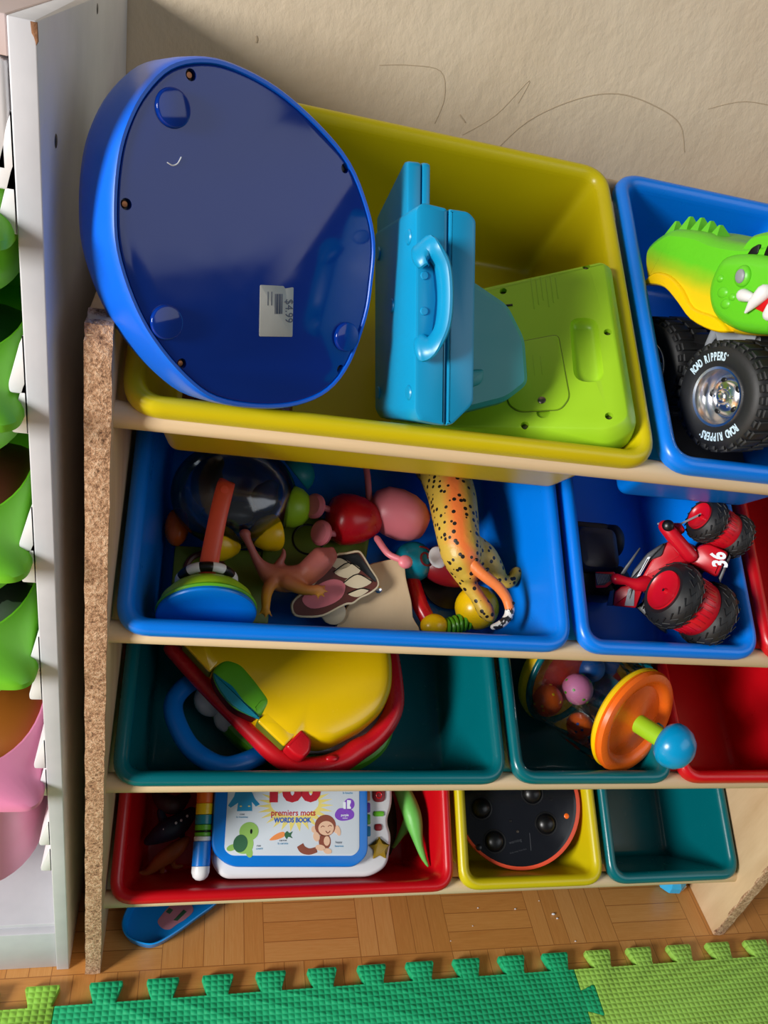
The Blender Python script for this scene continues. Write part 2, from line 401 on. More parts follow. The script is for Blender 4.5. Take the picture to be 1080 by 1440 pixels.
bin_(1, 2, 1, BLU, 'narrow blue bin on the second row holding the red stunt car')
bin_(1, 3, 1, RED, 'red bin at the right end of the second row')
bin_(2, 0, 2, TEA, 'wide teal bin on the third row holding the yellow and red play case')
bin_(2, 2, 1, TEA, 'narrow teal bin on the third row holding the clear ball popper')
bin_(2, 3, 1, RED, 'empty red bin at the right end of the third row', du=.002)
bin_(3, 0, 2, RED, 'wide red bin on the bottom row holding the word book')
bin_(3, 2, 1, YEL, 'narrow yellow bin on the bottom row holding the black disc')
bin_(3, 3, 1, TEA, 'empty teal bin at the right end of the bottom row')

# ------------------------------------------------------------------ big blue toy (seen from its base plate)
M0 = fr((0.1226, 0.0129, 0.0140), x=(0.8811, 0.3752, -0.2879), z=(0.4619, -0.5524, 0.6939))
OUT = [(-0.0705, 0.2056), (-0.0493, 0.2057), (-0.0192, 0.1982), (0.012, 0.1824), (0.0383, 0.1626), (0.0553, 0.1363), (0.0635, 0.112), (0.0629, 0.0850), (0.0590, 0.0600), (0.0459, 0.0278), (0.0269, 0.0082), (0, 0), (-0.0313, 0.0006), (-0.0644, 0.0086), (-0.086, 0.0243), (-0.106, 0.0483), (-0.1185, 0.0723), (-0.1262, 0.0999), (-0.1263, 0.1249), (-0.1226, 0.149), (-0.1161, 0.1671), (-0.1056, 0.1842), (-0.0903, 0.1987)]
SP = ccw(spline(OUT, 4))
t = thing('electronic_toy', 'big rounded blue toy showing its base plate with a price sticker, in the yellow bin', 'toy', 0, (.09, .03, -.08))
DIM = [(-.0884, .1768), (-.0964, .0593), (.0405, .0470)]; SCR = [(-.0766, .1953), (.0340, .1580), (-.1177, .1244), (-.0868, .0340), (.037, .024)]
mb = MB(); mb.prism(SP, [(.004, -.0075), (.004, -.0012), (.003, .0008), (.0012, .001), (0, -.001), (-.0008, -.006), (-.002, -.018), (-.003, -.036), (-.0015, -.046), (.004, -.053), (.02, -.057), (.045, -.058)], M0); part('body', mb, TOYB, t)
mb = MB(); mb.prism(SP, [(.0041, -.0072), (.0041, -.0003), (.0050, .0)], M0)
cu = MB()
for x, y in SCR: cu.lathe([(.0030, -.004), (.0034, .003)], 18, M0 @ T(x, y, 0))
bp = part('base_plate', cut(mb, cu), PLATE, t, label='dark glossy blue base plate', sharp=30)
for x, y in DIM:
    mb = MB(); mb.lathe([(.0106, -.001), (.0103, .0018), (.0099, .0025), (.0092, .0028), (.0001, .0028)], 36, M0 @ T(x, y, 0)); part('foot', mb, PLATE, bp)
for x, y in SCR:
    mb = MB(); mb.lathe([(.0001, -.0032), (.0028, -.0034)], 16, M0 @ T(x, y, 0)); part('screw_hole', mb, BLACK, bp)
for x, y in SCR[:1] + SCR[2:4]:
    mb = MB(); mb.lathe([(.0001, -.0012), (.0016, -.0014), (.0022, -.003)], 12, M0 @ T(x - .0003, y, 0)); part('screw', mb, P('rusty screw', (150, 96, 60), .4, metal=.6), bp, label='small rusty screw')
MS0 = M0 @ T(-.0012, -.0035, 0) @ Matrix.Diagonal((.92, .92, 1, 1))
mb = MB(); mb.slab(rounded([(-.0325, .0931), (-.013, .0925), (-.012, .0908), (-.0046, .0918), (-.0048, .0564), (-.033, .0574)], .001), .0002, .0007, .0001, MS0); st = part('price_sticker', mb, STICK, t, label='torn paper price sticker reading 4.99 dollars')
MS = MS0 @ fr((-.0085, .075, .0008), x=(0, -1, 0), y=(1, 0, 0))
mb = MB(); mb.text('$4.99', .0095, MS, .0001, sx=.8); part('lettering', mb, INKK, st)
mb = MB()
for k in range(6): mb.box((-.0205 + k * .0011, .073, .0006), (-.0198 + k * .0011 + (k % 2) * .0003, .087, .0008), .00001, MS0)
for k in range(2): mb.box((-.0265 + .003 * k, .079, .0006), (-.0258 + .003 * k, .0885, .0008), .00001, MS0)
part('barcode', mb, INKK, st)
mb = MB(); mb.tube([(-.0923, .1483, .0002), (-.0893, .1472, .0002), (-.0862, .1486, .0002), (-.084, .152, .0002)], .0004, 5, k=4, M=M0); part('scratch', mb, INKW, bp)

# ------------------------------------------------------------------ turquoise toy
P0 = Vector((.2042, .0024, .030)); Dv = Vector((-.0865, .4948, -.8647)); Hv = Vector((-.1169, .8569, .502)); Tv = Vector((.9894, .1445, -.0163))
MT = fr(P0, x=Tv, y=Hv); 
# MT z should point to the viewer (-D)
t = thing('toy_laptop', 'turquoise chunky toy with a carry handle standing on end in the yellow bin', 'toy', 0, (.22, .07, -.06))
mb = MB(); mb.slab(rounded([(.000, .007), (.004, .0), (.0242, -.004), (.0242, .1465), (.006, .149), (.0, .145)], .003), -.094, 0, .003, MT); part('front_half', mb, TURQ, t)
mb = MB(); mb.slab(rounded([(.0243, -.004), (.030, -.003), (.0445, .010), (.0465, .014), (.046, .140), (.040, .1455), (.0243, .1465)], .003), -.094, 0, .003, MT); part('back_half', mb, TURQ, t)
MU = MT @ fr((0, 0, 0), x=(0, 0, 1), y=(0, 1, 0)); up_ = rounded([(-.094, .10), (-.022, .10), (-.022, .181), (-.030, .183), (-.094, .158)], .003)
mb = MB(); mb.slab(up_, -.0125, -.002, .002, MU); mb.slab(up_, -.0195, -.0131, .002, MU); part('upright_panel', mb, TURQ, t)
# handle: flat loop on the narrow face
hp = [(.001, .112, .002), (.006, .1155, .007), (.0115, .113, .009), (.0165, .104, .0095), (.0185, .085, .0095), (.017, .066, .009), (.011, .054, .007), (.003, .0505, .002)]
mb = MB(); mb.tube(hp, .0105, 14, k=5, flat=.42, up=(1, 0, 0), M=MT); part('handle', mb, TURQ, t)
mb = MB(); mb.slab(rounded([(.001, .055), (.012, .058), (.015, .085), (.012, .108), (.001, .110)], .004), .0, .0012, .0005, MT); h = part('grip_recess', mb, TURQ, t)
for y in (.076, .1):
    mb = MB(); mb.lathe([(.0001, .0016), (.0025, .0014), (.003, .0004)], 14, MT @ T(.006, y, .001)); part('bump', mb, TURQ, t)
ML = MT @ fr((0, 0, 0), x=(0, 0, 1), y=(0, 1, 0))      # left face: x toward viewer, normal = -T
for a, b in [(-.012, .02), (-.014, .128), (-.082, .02), (-.082, .128), (-.05, .085)]:
    mb = MB(); mb.lathe([(.0001, .0014), (.0045, .0012), (.0055, .0002)], 20, MT @ fr((.0, b, a), y=(0, 1, 0), z=(-1, 0, 0))); part('rubber_foot', mb, TURQ, t)
mb = MB(); mb.prism(rounded([(.044, .002), (.088, .012), (.108, .026), (.104, .062), (.088, .088), (.044, .112)], .007), [(.006, -.09), (.002, -.086), (0, -.08), (0, -.036), (.002, -.030), (.006, -.027)], MT); part('wedge_screen', mb, WEDGE, t, sharp=22)
mb = MB(); mb.slab(rounded([(.044, .020), (.064, .027), (.066, .038), (.044, .036)], .004), -.030, -.023, .002, MT); part('wedge_step', mb, WEDGE, t)

# ------------------------------------------------------------------ lime tablet
ML = fr((.392, .0225, .0240), x=(.906, 0, .423), y=(0, 1, 0))
t = thing('toy_tablet', 'lime green flat toy lying back-up with a battery lid, right end of yellow bin', 'toy', 0, (.31, .1, -.03))
po = [(0, 0), (0, .1740), (-.118, .1605), (-.2, .150), (-.2, .0), (-.085, -.0)]
po = rounded([(-.02, -.006), (.001, .006), (.001, .168), (-.008, .1735), (-.2, .152), (-.2, .018), (-.084, .003)], .012)
mb = MB(); mb.prism(po, [(.004, -.034), (0, -.030), (0, -.013), (.0012, -.010), (.0075, -.0008), (.009, 0)], ML)
cu = MB(); fp = rounded([(-.045, .049), (-.021, .045), (-.019, .108), (-.042, .112)], .0115)
cu.prism(fp, [(.006, -.008), (.003, -.0065), (.001, -.003), (0, .0), (-.001, .003)], ML)
for a, b in [(-.022, .163), (-.095, .148), (-.0125, .093), (-.0215, .014), (-.088, .0135)]: cu.lathe([(.0030, -.005), (.0034, .003)], 18, ML @ T(a, b, 0))
cu.lathe([(.005, -.003), (.0058, .003)], 20, ML @ T(-.0725, .0235, 0))
bd = part('body', cut(mb, cu), LIME, t, sharp=35)
lid = rounded([(-.092, .026), (-.058, .024), (-.050, .034), (-.053, .096), (-.098, .092), (-.100, .034)], .005)
mb = MB(); mb.prism(lid, [(0, .0), (0, .0003), (.0006, .0011), (.0012, .0012)], ML); ld = part('battery_lid', mb, LIME, t)
mb = MB(); mb.prism(offset(ccw(lid), -.0007), [(0, .0), (.0001, .0002), (.0006, .0003)], ML); part('lid_seam', mb, OLIVE, t)
mb = MB(); mb.lathe([(.0001, .0024), (.0022, .0022), (.0032, .0016), (.0034, .0006)], 18, ML @ T(-.0725, .034, 0)); part('lid_screw', mb, STEEL, ld)
for a, b in [(-.022, .163), (-.095, .148), (-.0125, .093), (-.0215, .014), (-.088, .0135)]:
    mb = MB(); mb.lathe([(.0001, -.0036), (.0015, -.0038), (.0028, -.0046)], 14, ML @ T(a, b, 0)); part('screw', mb, STEEL, t)
mb = MB(); mb.box((-.094, .131, .0), (-.088, .133, .0006), .0001, ML); part('slot', mb, BLACK, t)
mb = MB()
for k in range(6): mb.box((-.0705 + k * .0042, .125 + .004 * (k % 3), 0), (-.0695 + k * .0042, .158 - .003 * (k % 2), .0002), .00002, ML)
for k in range(4): mb.box((-.088 + k * .006, .058, .0012), (-.0874 + k * .006, .082 - .002 * k, .0013), .00002, ML)
part('moulded_text', mb, LIMED, t)

mb = MB(); mb.slab(rrect(.085, .05, .012, 5, .085, .055), -.09, -.035, .01); solo('red_brown_toy', mb, P('red brown plastic', (104, 34, 22), .35), 'red brown toy peeking out below the big blue toy in the yellow bin', 'toy', 0, (.085, .055, -.09))
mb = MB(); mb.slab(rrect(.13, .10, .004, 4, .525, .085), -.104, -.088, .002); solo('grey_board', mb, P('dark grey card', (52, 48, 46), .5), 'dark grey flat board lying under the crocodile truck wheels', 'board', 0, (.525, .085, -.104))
# ------------------------------------------------------------------ crocodile truck
S = Vector((-.9715, -.2135, .1031)); Fv = Vector((.2051, -.5387, .8171)); Uv = Vector((-.1189, .815, .5671)); WC = Vector((.4674, .0583, .03))
MC = fr(WC, x=Fv, z=S)      # x forward, y up, z out to the near side
t = thing('monster_truck', 'green and yellow crocodile monster truck with chrome hubs in the top blue bin', 'toy truck', 0, (.52, .1, -.05))
def croc_mat(lo=.056, hi=.102):
    m = P('crocodile paint', (110, 200, 40), .38, var=0); n = NT(m)
    tc = n.new('ShaderNodeTexCoord'); d = n.new('ShaderNodeVectorMath', operation='DOT_PRODUCT'); n.link(tc.outputs['Object'], d.inputs[0]); d.inputs[1].default_value = Uv
    d2 = n.new('ShaderNodeVectorMath', operation='DOT_PRODUCT'); n.link(tc.outputs['Object'], d2.inputs[0]); d2.inputs[1].default_value = Fv
    off = (WC - Vector((.52, .1, -.05)))
    up = n.math('SUBTRACT', d.outputs['Value'], off.dot(Uv)); fw = n.math('SUBTRACT', d2.outputs['Value'], off.dot(Fv))
    k = n.math('ADD', up, n.math('MULTIPLY', n.math('MAXIMUM', fw, -.11), .35))
    k = n.math('ADD', k, n.math('MULTIPLY', n.noise(60, 3), .006))
    mr = n.new('ShaderNodeMapRange'); n.link(k, mr.inputs[0]); mr.inputs[1].default_value = lo; mr.inputs[2].default_value = hi
    c = n.ramp(mr.outputs[0], [(.0, rgb(240, 200, 10)), (.35, rgb(226, 196, 16)), (.62, rgb(150, 190, 30)), (.85, rgb(96, 198, 34))])
    n.link(c, n.bsdf.inputs['Base Color']); n.bump(n.noise(90, 3), .25, .002); return m
CROC = croc_mat(); CROCH = croc_mat(.030, .066)
outl = [(-.107, .0955), (-.114, .116), (-.110, .130), (-.088, .1405), (-.07, .1395), (-.05, .1350), (-.030, .1275), (.0, .1215), (.03, .1215), (.06, .119), (.075, .105), (.10, .092), (.115, .072), (.105, .055), (.06, .05), (.03, .0495), (.0, .0495), (-.02, .0535), (-.045, .0635), (-.062, .078), (-.078, .0905), (-.094, .094)]
sp = spline(outl, 4)
mb = MB(); mb.prism(sp, [(.008, -.098), (.004, -.094), (.001, -.085), (0, -.07), (0, -.030), (.0005, -.020), (.003, -.013), (.007, -.0095)], MC)
body = part('body', mb, CROC, t)
mb = MB()   # lower flared arch over the rear wheel
mb.prism(spline([(-.107, .094), (-.094, .104), (-.075, .1005), (-.058, .088), (-.044, .072), (-.018, .064), (-.004, .0525), (-.02, .0525), (-.045, .062), (-.062, .077), (-.078, .0895), (-.094, .0935)], 3), [(.0, -.03), (0, -.009), (.0006, -.0070), (.0016, -.006)], MC); part('wheel_arch', mb, YEL2, t, label='yellow flared wheel arch')
mb = MB(); mb.prism(spline([(-.028, .088), (-.018, .110), (.004, .113), (.035, .108), (.075, .100), (.105, .082), (.105, .058), (.06, .051), (.02, .0505), (-.005, .056), (-.022, .068)], 4), [(0, -.05), (0, -.012), (.0015, -.007), (.005, -.003), (.010, -.001)], MC); hd = part('head', mb, CROCH, t)
mb = MB(); mb.prism(spline([(-.006, .115), (.0, .125), (.012, .1285), (.045, .1265), (.062, .118), (.06, .108), (.02, .106), (.0, .109)], 4), [(0, -.085), (0, -.020), (.0015, -.014), (.004, -.011)], MC); cab = part('cab', mb, CROC, t)
for q in ([(.004, .1105), (.0085, .1165), (.0155, .119), (.0145, .111)], [(.020, .109), (.023, .1175), (.050, .114), (.052, .104)]):
    mb = MB(); mb.slab(rounded(q, .002), -.0125, -.0085, .0004, MC); part('window', mb, BLACK, cab)
for k, (f, u_) in enumerate([(-.097, .1415), (-.081, .1440), (-.068, .1420), (-.057, .1385), (-.0465, .1345)]):
    mb = MB(); h = .0085 - .0005 * k
    mb.loft([[(f - .0065, u_ - .006, -.042), (f + .0065, u_ - .006, -.042), (f + .006, u_ - .006, -.022), (f - .006, u_ - .006, -.022)], [(f - .001, u_ + h, -.034), (f + .001, u_ + h, -.034), (f + .001, u_ + h, -.031), (f - .001, u_ + h, -.031)]], M=MC); part('back_spike', mb, CROC, t)
mb = MB(); mb.ell((.010, .0945, -.001), (.0078, .0085, .004), M=MC); ey = part('eye_socket', mb, CROCH, t)
mb = MB(); mb.ell((.010, .0945, .0022), (.0046, .0055, .0018), M=MC); part('eye', mb, GREYP, t)
mb = MB(); mb.slab(spline([(.016, .077), (.03, .083), (.06, .083), (.085, .075), (.06, .066), (.035, .066)], 3), -.003, .0006, .0004, MC); part('mouth', mb, RED, hd)
for f, u_, df, du_, r_ in [(.014, .080, .016, -.0035, .0052), (.033, .0815, -.013, -.0145, .006), (.046, .079, -.004, -.016, .0055), (.040, .065, .006, .012, .005), (.058, .080, 0, -.014, .005)]:
    mb = MB(); mb.tube([(f, u_, .001), (f + df * .5, u_ + du_ * .5, .003), (f + df, u_ + du_, .003)], [r_, r_ * .75, r_ * .2], 12, M=MC); part('tooth', mb, WHITE, hd)
for f, u_, r_ in [(-.008, .083, .006), (-.004, .074, .0055), (.002, .079, .004), (-.012, .094, .004)]:
    mb = MB(); mb.ell((f, u_, -.002), (r_, r_ * .8, .0028), M=MC); part('scale_bump', mb, CROCH, hd)
mb = MB(); mb.prism(rounded([(-.043, .062), (.005, .056), (.003, .040), (-.012, .036), (-.024, .022)], .004), [(.002, -.05), (0, -.048), (0, -.030), (.002, -.028)], MC); mb.tube([(-.052, .03, -.036), (-.035, .058, -.03)], .0045, 10, M=MC); part('chassis', mb, GREYP, t)
mb = MB(); mb.box((-.09, .028, -.075), (.01, .052, -.03), .006, MC); mb.tube([(0, .0, -.1), (0, .0, -.02)], .008, 12, M=MC); mb.tube([(-.098, .02, -.1), (-.098, .02, -.03)], .008, 12, M=MC); part('underframe', mb, BLACK, t)
def big_wheel(cx, cy, z, lettered):
    Mw = MC @ T(cx, cy, z)
    mb = MB(); mb.lathe([(.021, -.001), (.0245, .0015), (.028, .0028), (.034, .0030), (.0395, .0022), (.043, -.0015), (.0445, -.006), (.0445, -.033), (.042, -.039), (.034, -.042), (.02, -.040), (.021, -.001)], 56, Mw, False)
    for k in range(28):
        a = 2 * math.pi * k / 28; Mk = Mw @ Matrix.Rotation(a, 4, 'Z')
        mb.box((.0425, -.0036, -.0185), (.0460, .0036, -.0015), .0008, Mk); mb.box((.0425, .0014, -.0385), (.0460, .0086, -.0205), .0008, Mk)
        mb.box((.0400, -.0030, -.004), (.0440, .0030, .0012), .0006, Mk)
    w = part('tyre', mb, RUB, t)
    mb = MB(); mb.lathe([(.0001, -.0015), (.004, -.0016), (.0058, -.0030), (.0068, -.0055), (.011, -.0062), (.0145, -.0080), (.0168, -.0118), (.0180, -.0118), (.0195, -.006), (.0212, -.0005), (.0226, .0020), (.0246, .0026), (.0256, .001), (.0258, -.004)], 48, Mw, False); part('hub', mb, CHROME, w, label='shiny chrome wheel hub')
    mb = MB()
    for k in range(6):
        a = k * math.pi / 3; mb.lathe([(.0001, .0008), (.0012, .0006), (.0014, -.0004)], 10, Mw @ T(.0088 * math.cos(a), .0088 * math.sin(a), -.0056))
    mb.lathe([(.0001, .002), (.0022, .0016), (.0032, 0)], 16, Mw @ T(0, 0, -.0016)); part('hub_nut', mb, CHROME, w)
    for k in range(5):
        a = k * 2 * math.pi / 5 + .5; mb = MB(); mb.ell((0, 0, 0), (.0020, .0030, .0010), 12, Mw @ Matrix.Rotation(a, 4, 'Z') @ T(.0138, 0, -.0072)); part('hub_hole', mb, BLACK, w)
    if lettered:
        s_ = 'ROAD RIPPERS'
        for a0 in (112, 285):
            mb = MB()
            for i, ch in enumerate(s_):
                if ch == ' ': continue
                a = R(a0 + 31 - i * 5.6)
                Mk = Mw @ T(.0325 * math.cos(a), .0325 * math.sin(a), .0031) @ Matrix.Rotation(a - math.pi / 2, 4, 'Z')
                mb.text(ch, .0092, Mk, .00025, bold=.0003, sx=.55)
            a = R(a0 + 31 - 12 * 5.6 + 1); mb.torus(.0006, .0002, Mw @ T(.0345 * math.cos(a), .0345 * math.sin(a), .0031), 12, 5)
            part('lettering', mb, WPAINT, w)
    return w
big_wheel(0, 0, 0, True); big_wheel(-.098, .020, -.012, False); big_wheel(0, 0, -.078, False); big_wheel(-.098, .020, -.09, False)
# ------------------------------------------------------------------ second row, wide bin
def unit(v): return Vector(v).normalized()
# suction rattle
A = unit(Vector((-.079, .962, .261)) * .84 - Vector((-.032, -.264, .964)) * .54)
c0 = Vector((.0775, .0265, -.022)); MR = axis(c0, A)
t = thing('suction_rattle', 'baby rattle with blue suction disc and coral strap, left in the wide blue bin', 'rattle', 1, (.078, .06, -.08))
mb = MB(); mb.lathe([(.0001, -.002), (.030, -.002), (.040, -.003), (.0428, -.0025), (.0435, -.001), (.0428, .0015), (.036, .004)], 48, MR); part('suction_disc', mb, BLUE3, t, label='flat blue suction disc')
mb = MB(); mb.lathe([(.0415, .0025), (.0415, .006), (.040, .013), (.034, .020), (.024, .025), (.012, .028), (.0001, .029)], 48, MR); part('dome', mb, LIME, t)
mb = MB(); mb.torus(.0418, .0022, MR @ T(0, 0, .0035), 48, 8); part('dome_edge', mb, GREEN, t)
up_s = Vector((-.079, .962, .261)); rt_s = Vector((.996, .068, .051)); tv_s = Vector((-.032, -.264, .964))
cb = c0 + A * .034
Mb = fr(cb + tv_s * .008, x=rt_s, z=unit(A))
for k in range(14):
    a0, a1 = k * 2 * math.pi / 14, (k + .94) * 2 * math.pi / 14
    mb = MB(); mb.tube([(.0235 * math.cos(a0 + (a1 - a0) * j / 5), .0235 * math.sin(a0 + (a1 - a0) * j / 5), 0) for j in range(6)], .0045, 10, M=Mb); part('ring_bead', mb, WHITE if k % 2 else BLACK, t)
s0 = c0 + A * .028 + tv_s * .006
pts = [s0, s0 + up_s * .018 + rt_s * .001 + tv_s * .014, s0 + up_s * .045 + rt_s * .006 + tv_s * .017, s0 + up_s * .078 + rt_s * .013 + tv_s * .015, s0 + up_s * .092 + rt_s * .017 + tv_s * .010, s0 + up_s * .090 + rt_s * .017 - tv_s * .004, s0 + up_s * .06 + rt_s * .010 - tv_s * .01, s0 + up_s * .02 + rt_s * .003 - tv_s * .008]
mb = MB(); mb.tube(pts, .0075, 12, k=5, flat=.3, up=tv_s); part('strap', mb, CORAL, t, label='bent coral strap')
mb = MB(); q = s0 + up_s * .086 + rt_s * .0155 + tv_s * .0148; mb.lathe([(.0035, 0), (.0035, .0016), (.0001, .002)], 16, axis(q, tv_s)); part('strap_stud', mb, CORAL, t)

# yellow halves
t = thing('yellow_castanet', 'pair of yellow half shells joined by a dark hinge, behind the coral strap', 'toy', 1, (.11, .11, -.1))
for c, d in (((.088, .106, -.062), (1, -.25, .2)), ((.132, .119, -.060), (-1, -.35, .2))):
    M = axis(c, d); mb = MB(); mb.lathe([(.0175, -.010), (.0185, -.008), (.0185, -.003), (.016, .006), (.011, .013), (.0055, .018), (.0001, .0195)], 36, M @ Matrix.Diagonal((1, 1, 1, 1))); part('half_shell', mb, YEL2, t)
mb = MB(); mb.tube([(.103, .104, -.064), (.116, .110, -.062)], .003, 8); part('hinge', mb, BLACK, t)
# clear ball with grey toys in it
mb = MB(); mb.ell((.098, .158, -.062), (.062, .055, .045), 40, rings=20); solo('clear_ball', mb, CLEARD, 'big smoky clear plastic ball behind the coral strap', 'ball', 1, (.098, .158, -.105))
for i, (c, r, m, l) in enumerate([((.070, .165, -.055), (.016, .026, .016), GREYD, 'upright dark grey rubber toy inside the clear ball'), ((.092, .135, -.058), (.026, .011, .012), GREYD, 'lying dark grey rubber toy inside the clear ball'), ((.128, .158, -.062), (.014, .016, .012), DKBLUE, 'dark blue round toy inside the clear ball')]):
    mb = MB(); mb.ell(c, r, 20); mb.ell((c[0] + r[0] * .4, c[1] + r[1] * .8, c[2] + .002), (r[0] * .6, r[1] * .4, r[2] * .7), 16); solo('rubber_toy', mb, m, l, 'toy', 1, (c[0], c[1], c[2] - r[2]), remesh=.0025)
mb = MB(); mb.ell((.045, .128, -.085), (.012, .02, .012), 20); solo('orange_ball', mb, ORANGE, 'dim orange oval ball at the left wall of the wide blue bin', 'ball', 1, (.045, .128, -.097))
# lime half ball, mint half ball
mb = MB(); mb.lathe([(.021, 0), (.0215, .001), (.020, .009), (.015, .017), (.007, .0215), (.0001, .0225)], 32, axis((.153, .150, -.060), (.95, -.25, .2))); solo('half_ball', mb, LIME, 'lime half ball left of the red doll', 'half ball', 1, (.16, .15, -.08), 'plastic half balls')
mb = MB(); mb.lathe([(.019, 0), (.0195, .001), (.018, .008), (.013, .015), (.006, .019), (.0001, .02)], 32, axis((.160, .190, -.072), (.6, .5, .3))); solo('half_ball', mb, WEDGE, 'mint half ball just behind the lime half ball', 'half ball', 1, (.16, .19, -.09), 'plastic half balls')
# olive box
t = thing('olive_box', 'flat olive green toy box under the doll in the wide blue bin', 'toy', 1, (.19, .115, -.112))
mb = MB(); mb.slab(rounded([(.128, .082), (.235, .088), (.245, .150), (.132, .150)], .012), -.110, -.082, .004); part('body', mb, OLIVE, t)
mb = MB(); mb.torus(.016, .0011, T(.176, .124, -.0818), 36, 6); part('round_mark', mb, BLACK, t)
for x in (.135, .142, .149, .157):
    mb = MB(); mb.ell((x, .092, -.0818), (.0016, .0016, .0006), 10, rings=5); part('small_hole', mb, BLACK, t)
# lime tile under the rattle
t = thing('lime_tile', 'square lime tile toy under the rattle disc', 'toy', 1, (.075, .06, -.112))
mb = MB(); mb.slab(rrect(.095, .075, .004, 4, .092, .072), -.104, -.086, .002); part('body', mb, OLIVE, t)
mb = MB(); mb.torus(.018, .003, T(.075, .085, -.0858), 30, 8); part('raised_ring', mb, BROWN, t)
# plain red and pink doll (lying)
t = thing('peg_doll', 'plain pink doll with a round red body lying in the wide blue bin', 'doll', 1, (.22, .14, -.1))
mb = MB(); mb.lathe([(.0001, -.026), (.012, -.0255), (.022, -.021), (.0265, -.012), (.0265, -.002), (.024, .010), (.019, .020), (.014, .027), (.0001, .028)], 36, axis((.218, .142, -.062), (1, .1, -.12))); part('dress', mb, TREDP, t, label='round red dress')
mb = MB(); mb.lathe([(.0001, -.032), (.014, -.030), (.023, -.020), (.0265, -.005), (.026, .010), (.022, .022), (.015, .031), (.0001, .035)], 36, axis((.268, .154, -.066), (.93, -.30, -.1))); part('head', mb, PINK, t, label='plain egg-shaped pink head')
for (x, y), (x2, y2) in (((.180, .149), (.207, .147)), ((.187, .121), (.210, .124))):
    mb = MB(); mb.tube([(x2, y2, -.06), (x, y, -.050)], .0033, 10); part('leg', mb, PINK, t)
    mb = MB(); mb.lathe([(.0001, -.003), (.010, -.003), (.0125, -.001), (.0128, .002), (.010, .005), (.0001, .006)], 24, axis((x - .003, y - .001, -.049), (-.75, -.15, .6))); part('foot', mb, PINK, t)
for pts, tip in (([(.236, .166, -.062), (.233, .188, -.056), (.228, .214, -.052)], (.227, .219, -.051)), ([(.243, .122, -.058), (.252, .104, -.05), (.263, .097, -.045)], (.268, .094, -.043))):
    mb = MB(); mb.tube(pts, .0034, 10, k=4); part('arm', mb, PINK, t)
    mb = MB(); mb.ell(tip, (.0075, .007, .005), 16); part('hand', mb, PINK, t)
# dinosaur
def dino_mat():
    m = P('dinosaur rubber', (176, 104, 84), .5, var=0); n = NT(m)
    tc = n.new('ShaderNodeTexCoord'); sp_ = n.new('ShaderNodeSeparateXYZ'); n.link(tc.outputs['Object'], sp_.inputs[0])
    k = n.math('ADD', sp_.outputs[1], n.math('MULTIPLY', n.noise(60, 3), .012))
    mr = n.new('ShaderNodeMapRange'); n.link(k, mr.inputs[0]); mr.inputs[1].default_value = -.012; mr.inputs[2].default_value = .02
    n.link(n.ramp(mr.outputs[0], [(0, rgb(204, 142, 30)), (.45, rgb(190, 108, 70)), (1, rgb(178, 96, 88))]), n.bsdf.inputs['Base Color']); n.bump(n.noise(220, 3), .3, .001); return m
mb = MB()
mb.tube([(.109, .106, -.036), (.114, .098, -.04), (.124, .084, -.048), (.140, .074, -.055), (.160, .074, -.056), (.180, .084, -.052), (.192, .096, -.048)], [.0045, .0038, .0055, .0125, .013, .0105, .008], 16, k=4)
mb.tube([(.172, .080, -.050), (.186, .094, -.046), (.193, .101, -.044)], [.012, .013, .004], 14)
mb.ell((.108, .1085, -.035), (.0058, .005, .005), 14)
for pts, rr in (([(.138, .07, -.05), (.132, .055, -.046), (.1315, .040, -.044)], [.007, .0055, .0042]), ([(.15, .068, -.048), (.168, .060, -.046), (.181, .062, -.044)], [.008, .0055, .004]), ([(.143, .086, -.05), (.147, .094, -.048), (.146, .099, -.046)], [.004, .003, .002])): mb.tube(pts, rr, 12, k=3)
for q in ((.1315, .040, -.044), (.181, .061, -.044)):
    for dx, dy in ((-.006, -.006), (0, -.009), (.006, -.007)): mb.tube([q, (q[0] + dx, q[1] + dy, q[2] - .001)], [.003, .0012], 8)
for dx, dy in ((.007, .004), (.009, -.002)): mb.tube([(.181, .061, -.044), (.181 + dx, .061 + dy, -.044)], [.003, .0012], 8)
solo('dinosaur_figure', mb, dino_mat(), 'pinkish brown rubber dinosaur with yellow feet beside the rattle', 'toy dinosaur', 1, (.145, .07, -.07), remesh=.0016)
# painted wooden piece
t = thing('painted_wood_piece', 'painted wooden piece with pink, brown and black feathery pattern', 'wooden toy', 1, (.2, .07, -.1))
c = Vector((.201, .066, -.060)); Mw_ = fr(c, x=(.98, .05, .0), z=(-.05, -.25, .966)); kk = lambda x, y: ((x - 465) / 1418, (840 - y) / 1418)
ol = [kk(*q) for q in [(464, 790), (480, 787), (496, 784), (504, 790), (515, 808), (526, 825), (526, 836), (514, 846), (501, 852), (490, 860), (481, 861), (470, 866), (448, 877), (425, 879), (408, 876), (403, 862), (410, 850), (430, 835), (450, 805)]]
so = ccw(spline(ol, 3)); mb = MB(); mb.slab(so, -.012, 0, .0015, Mw_); bd = part('plywood_body', mb, CREAM, t)
mb = MB(); mb.prism(offset(so, .0022), [(0, 0), (.0001, .0004)], Mw_); part('brown_area', mb, BROWN, bd, label='dark brown painted area')
mb = MB(); mb.prism(spline([kk(*q) for q in [(418, 852), (440, 833), (462, 825), (478, 832), (474, 850), (455, 862), (430, 866)]], 4), [(0, 0), (.0003, .0007)], Mw_); part('pink_area', mb, PINK, bd, label='pink painted oval')
mb = MB(); mb.slab(rounded([kk(*q) for q in [(466, 793), (496, 788), (522, 824), (522, 830), (500, 812), (484, 800)]], .002), 0, .0007, .0001, Mw_); part('black_area', mb, BLACK, bd, label='black painted area')
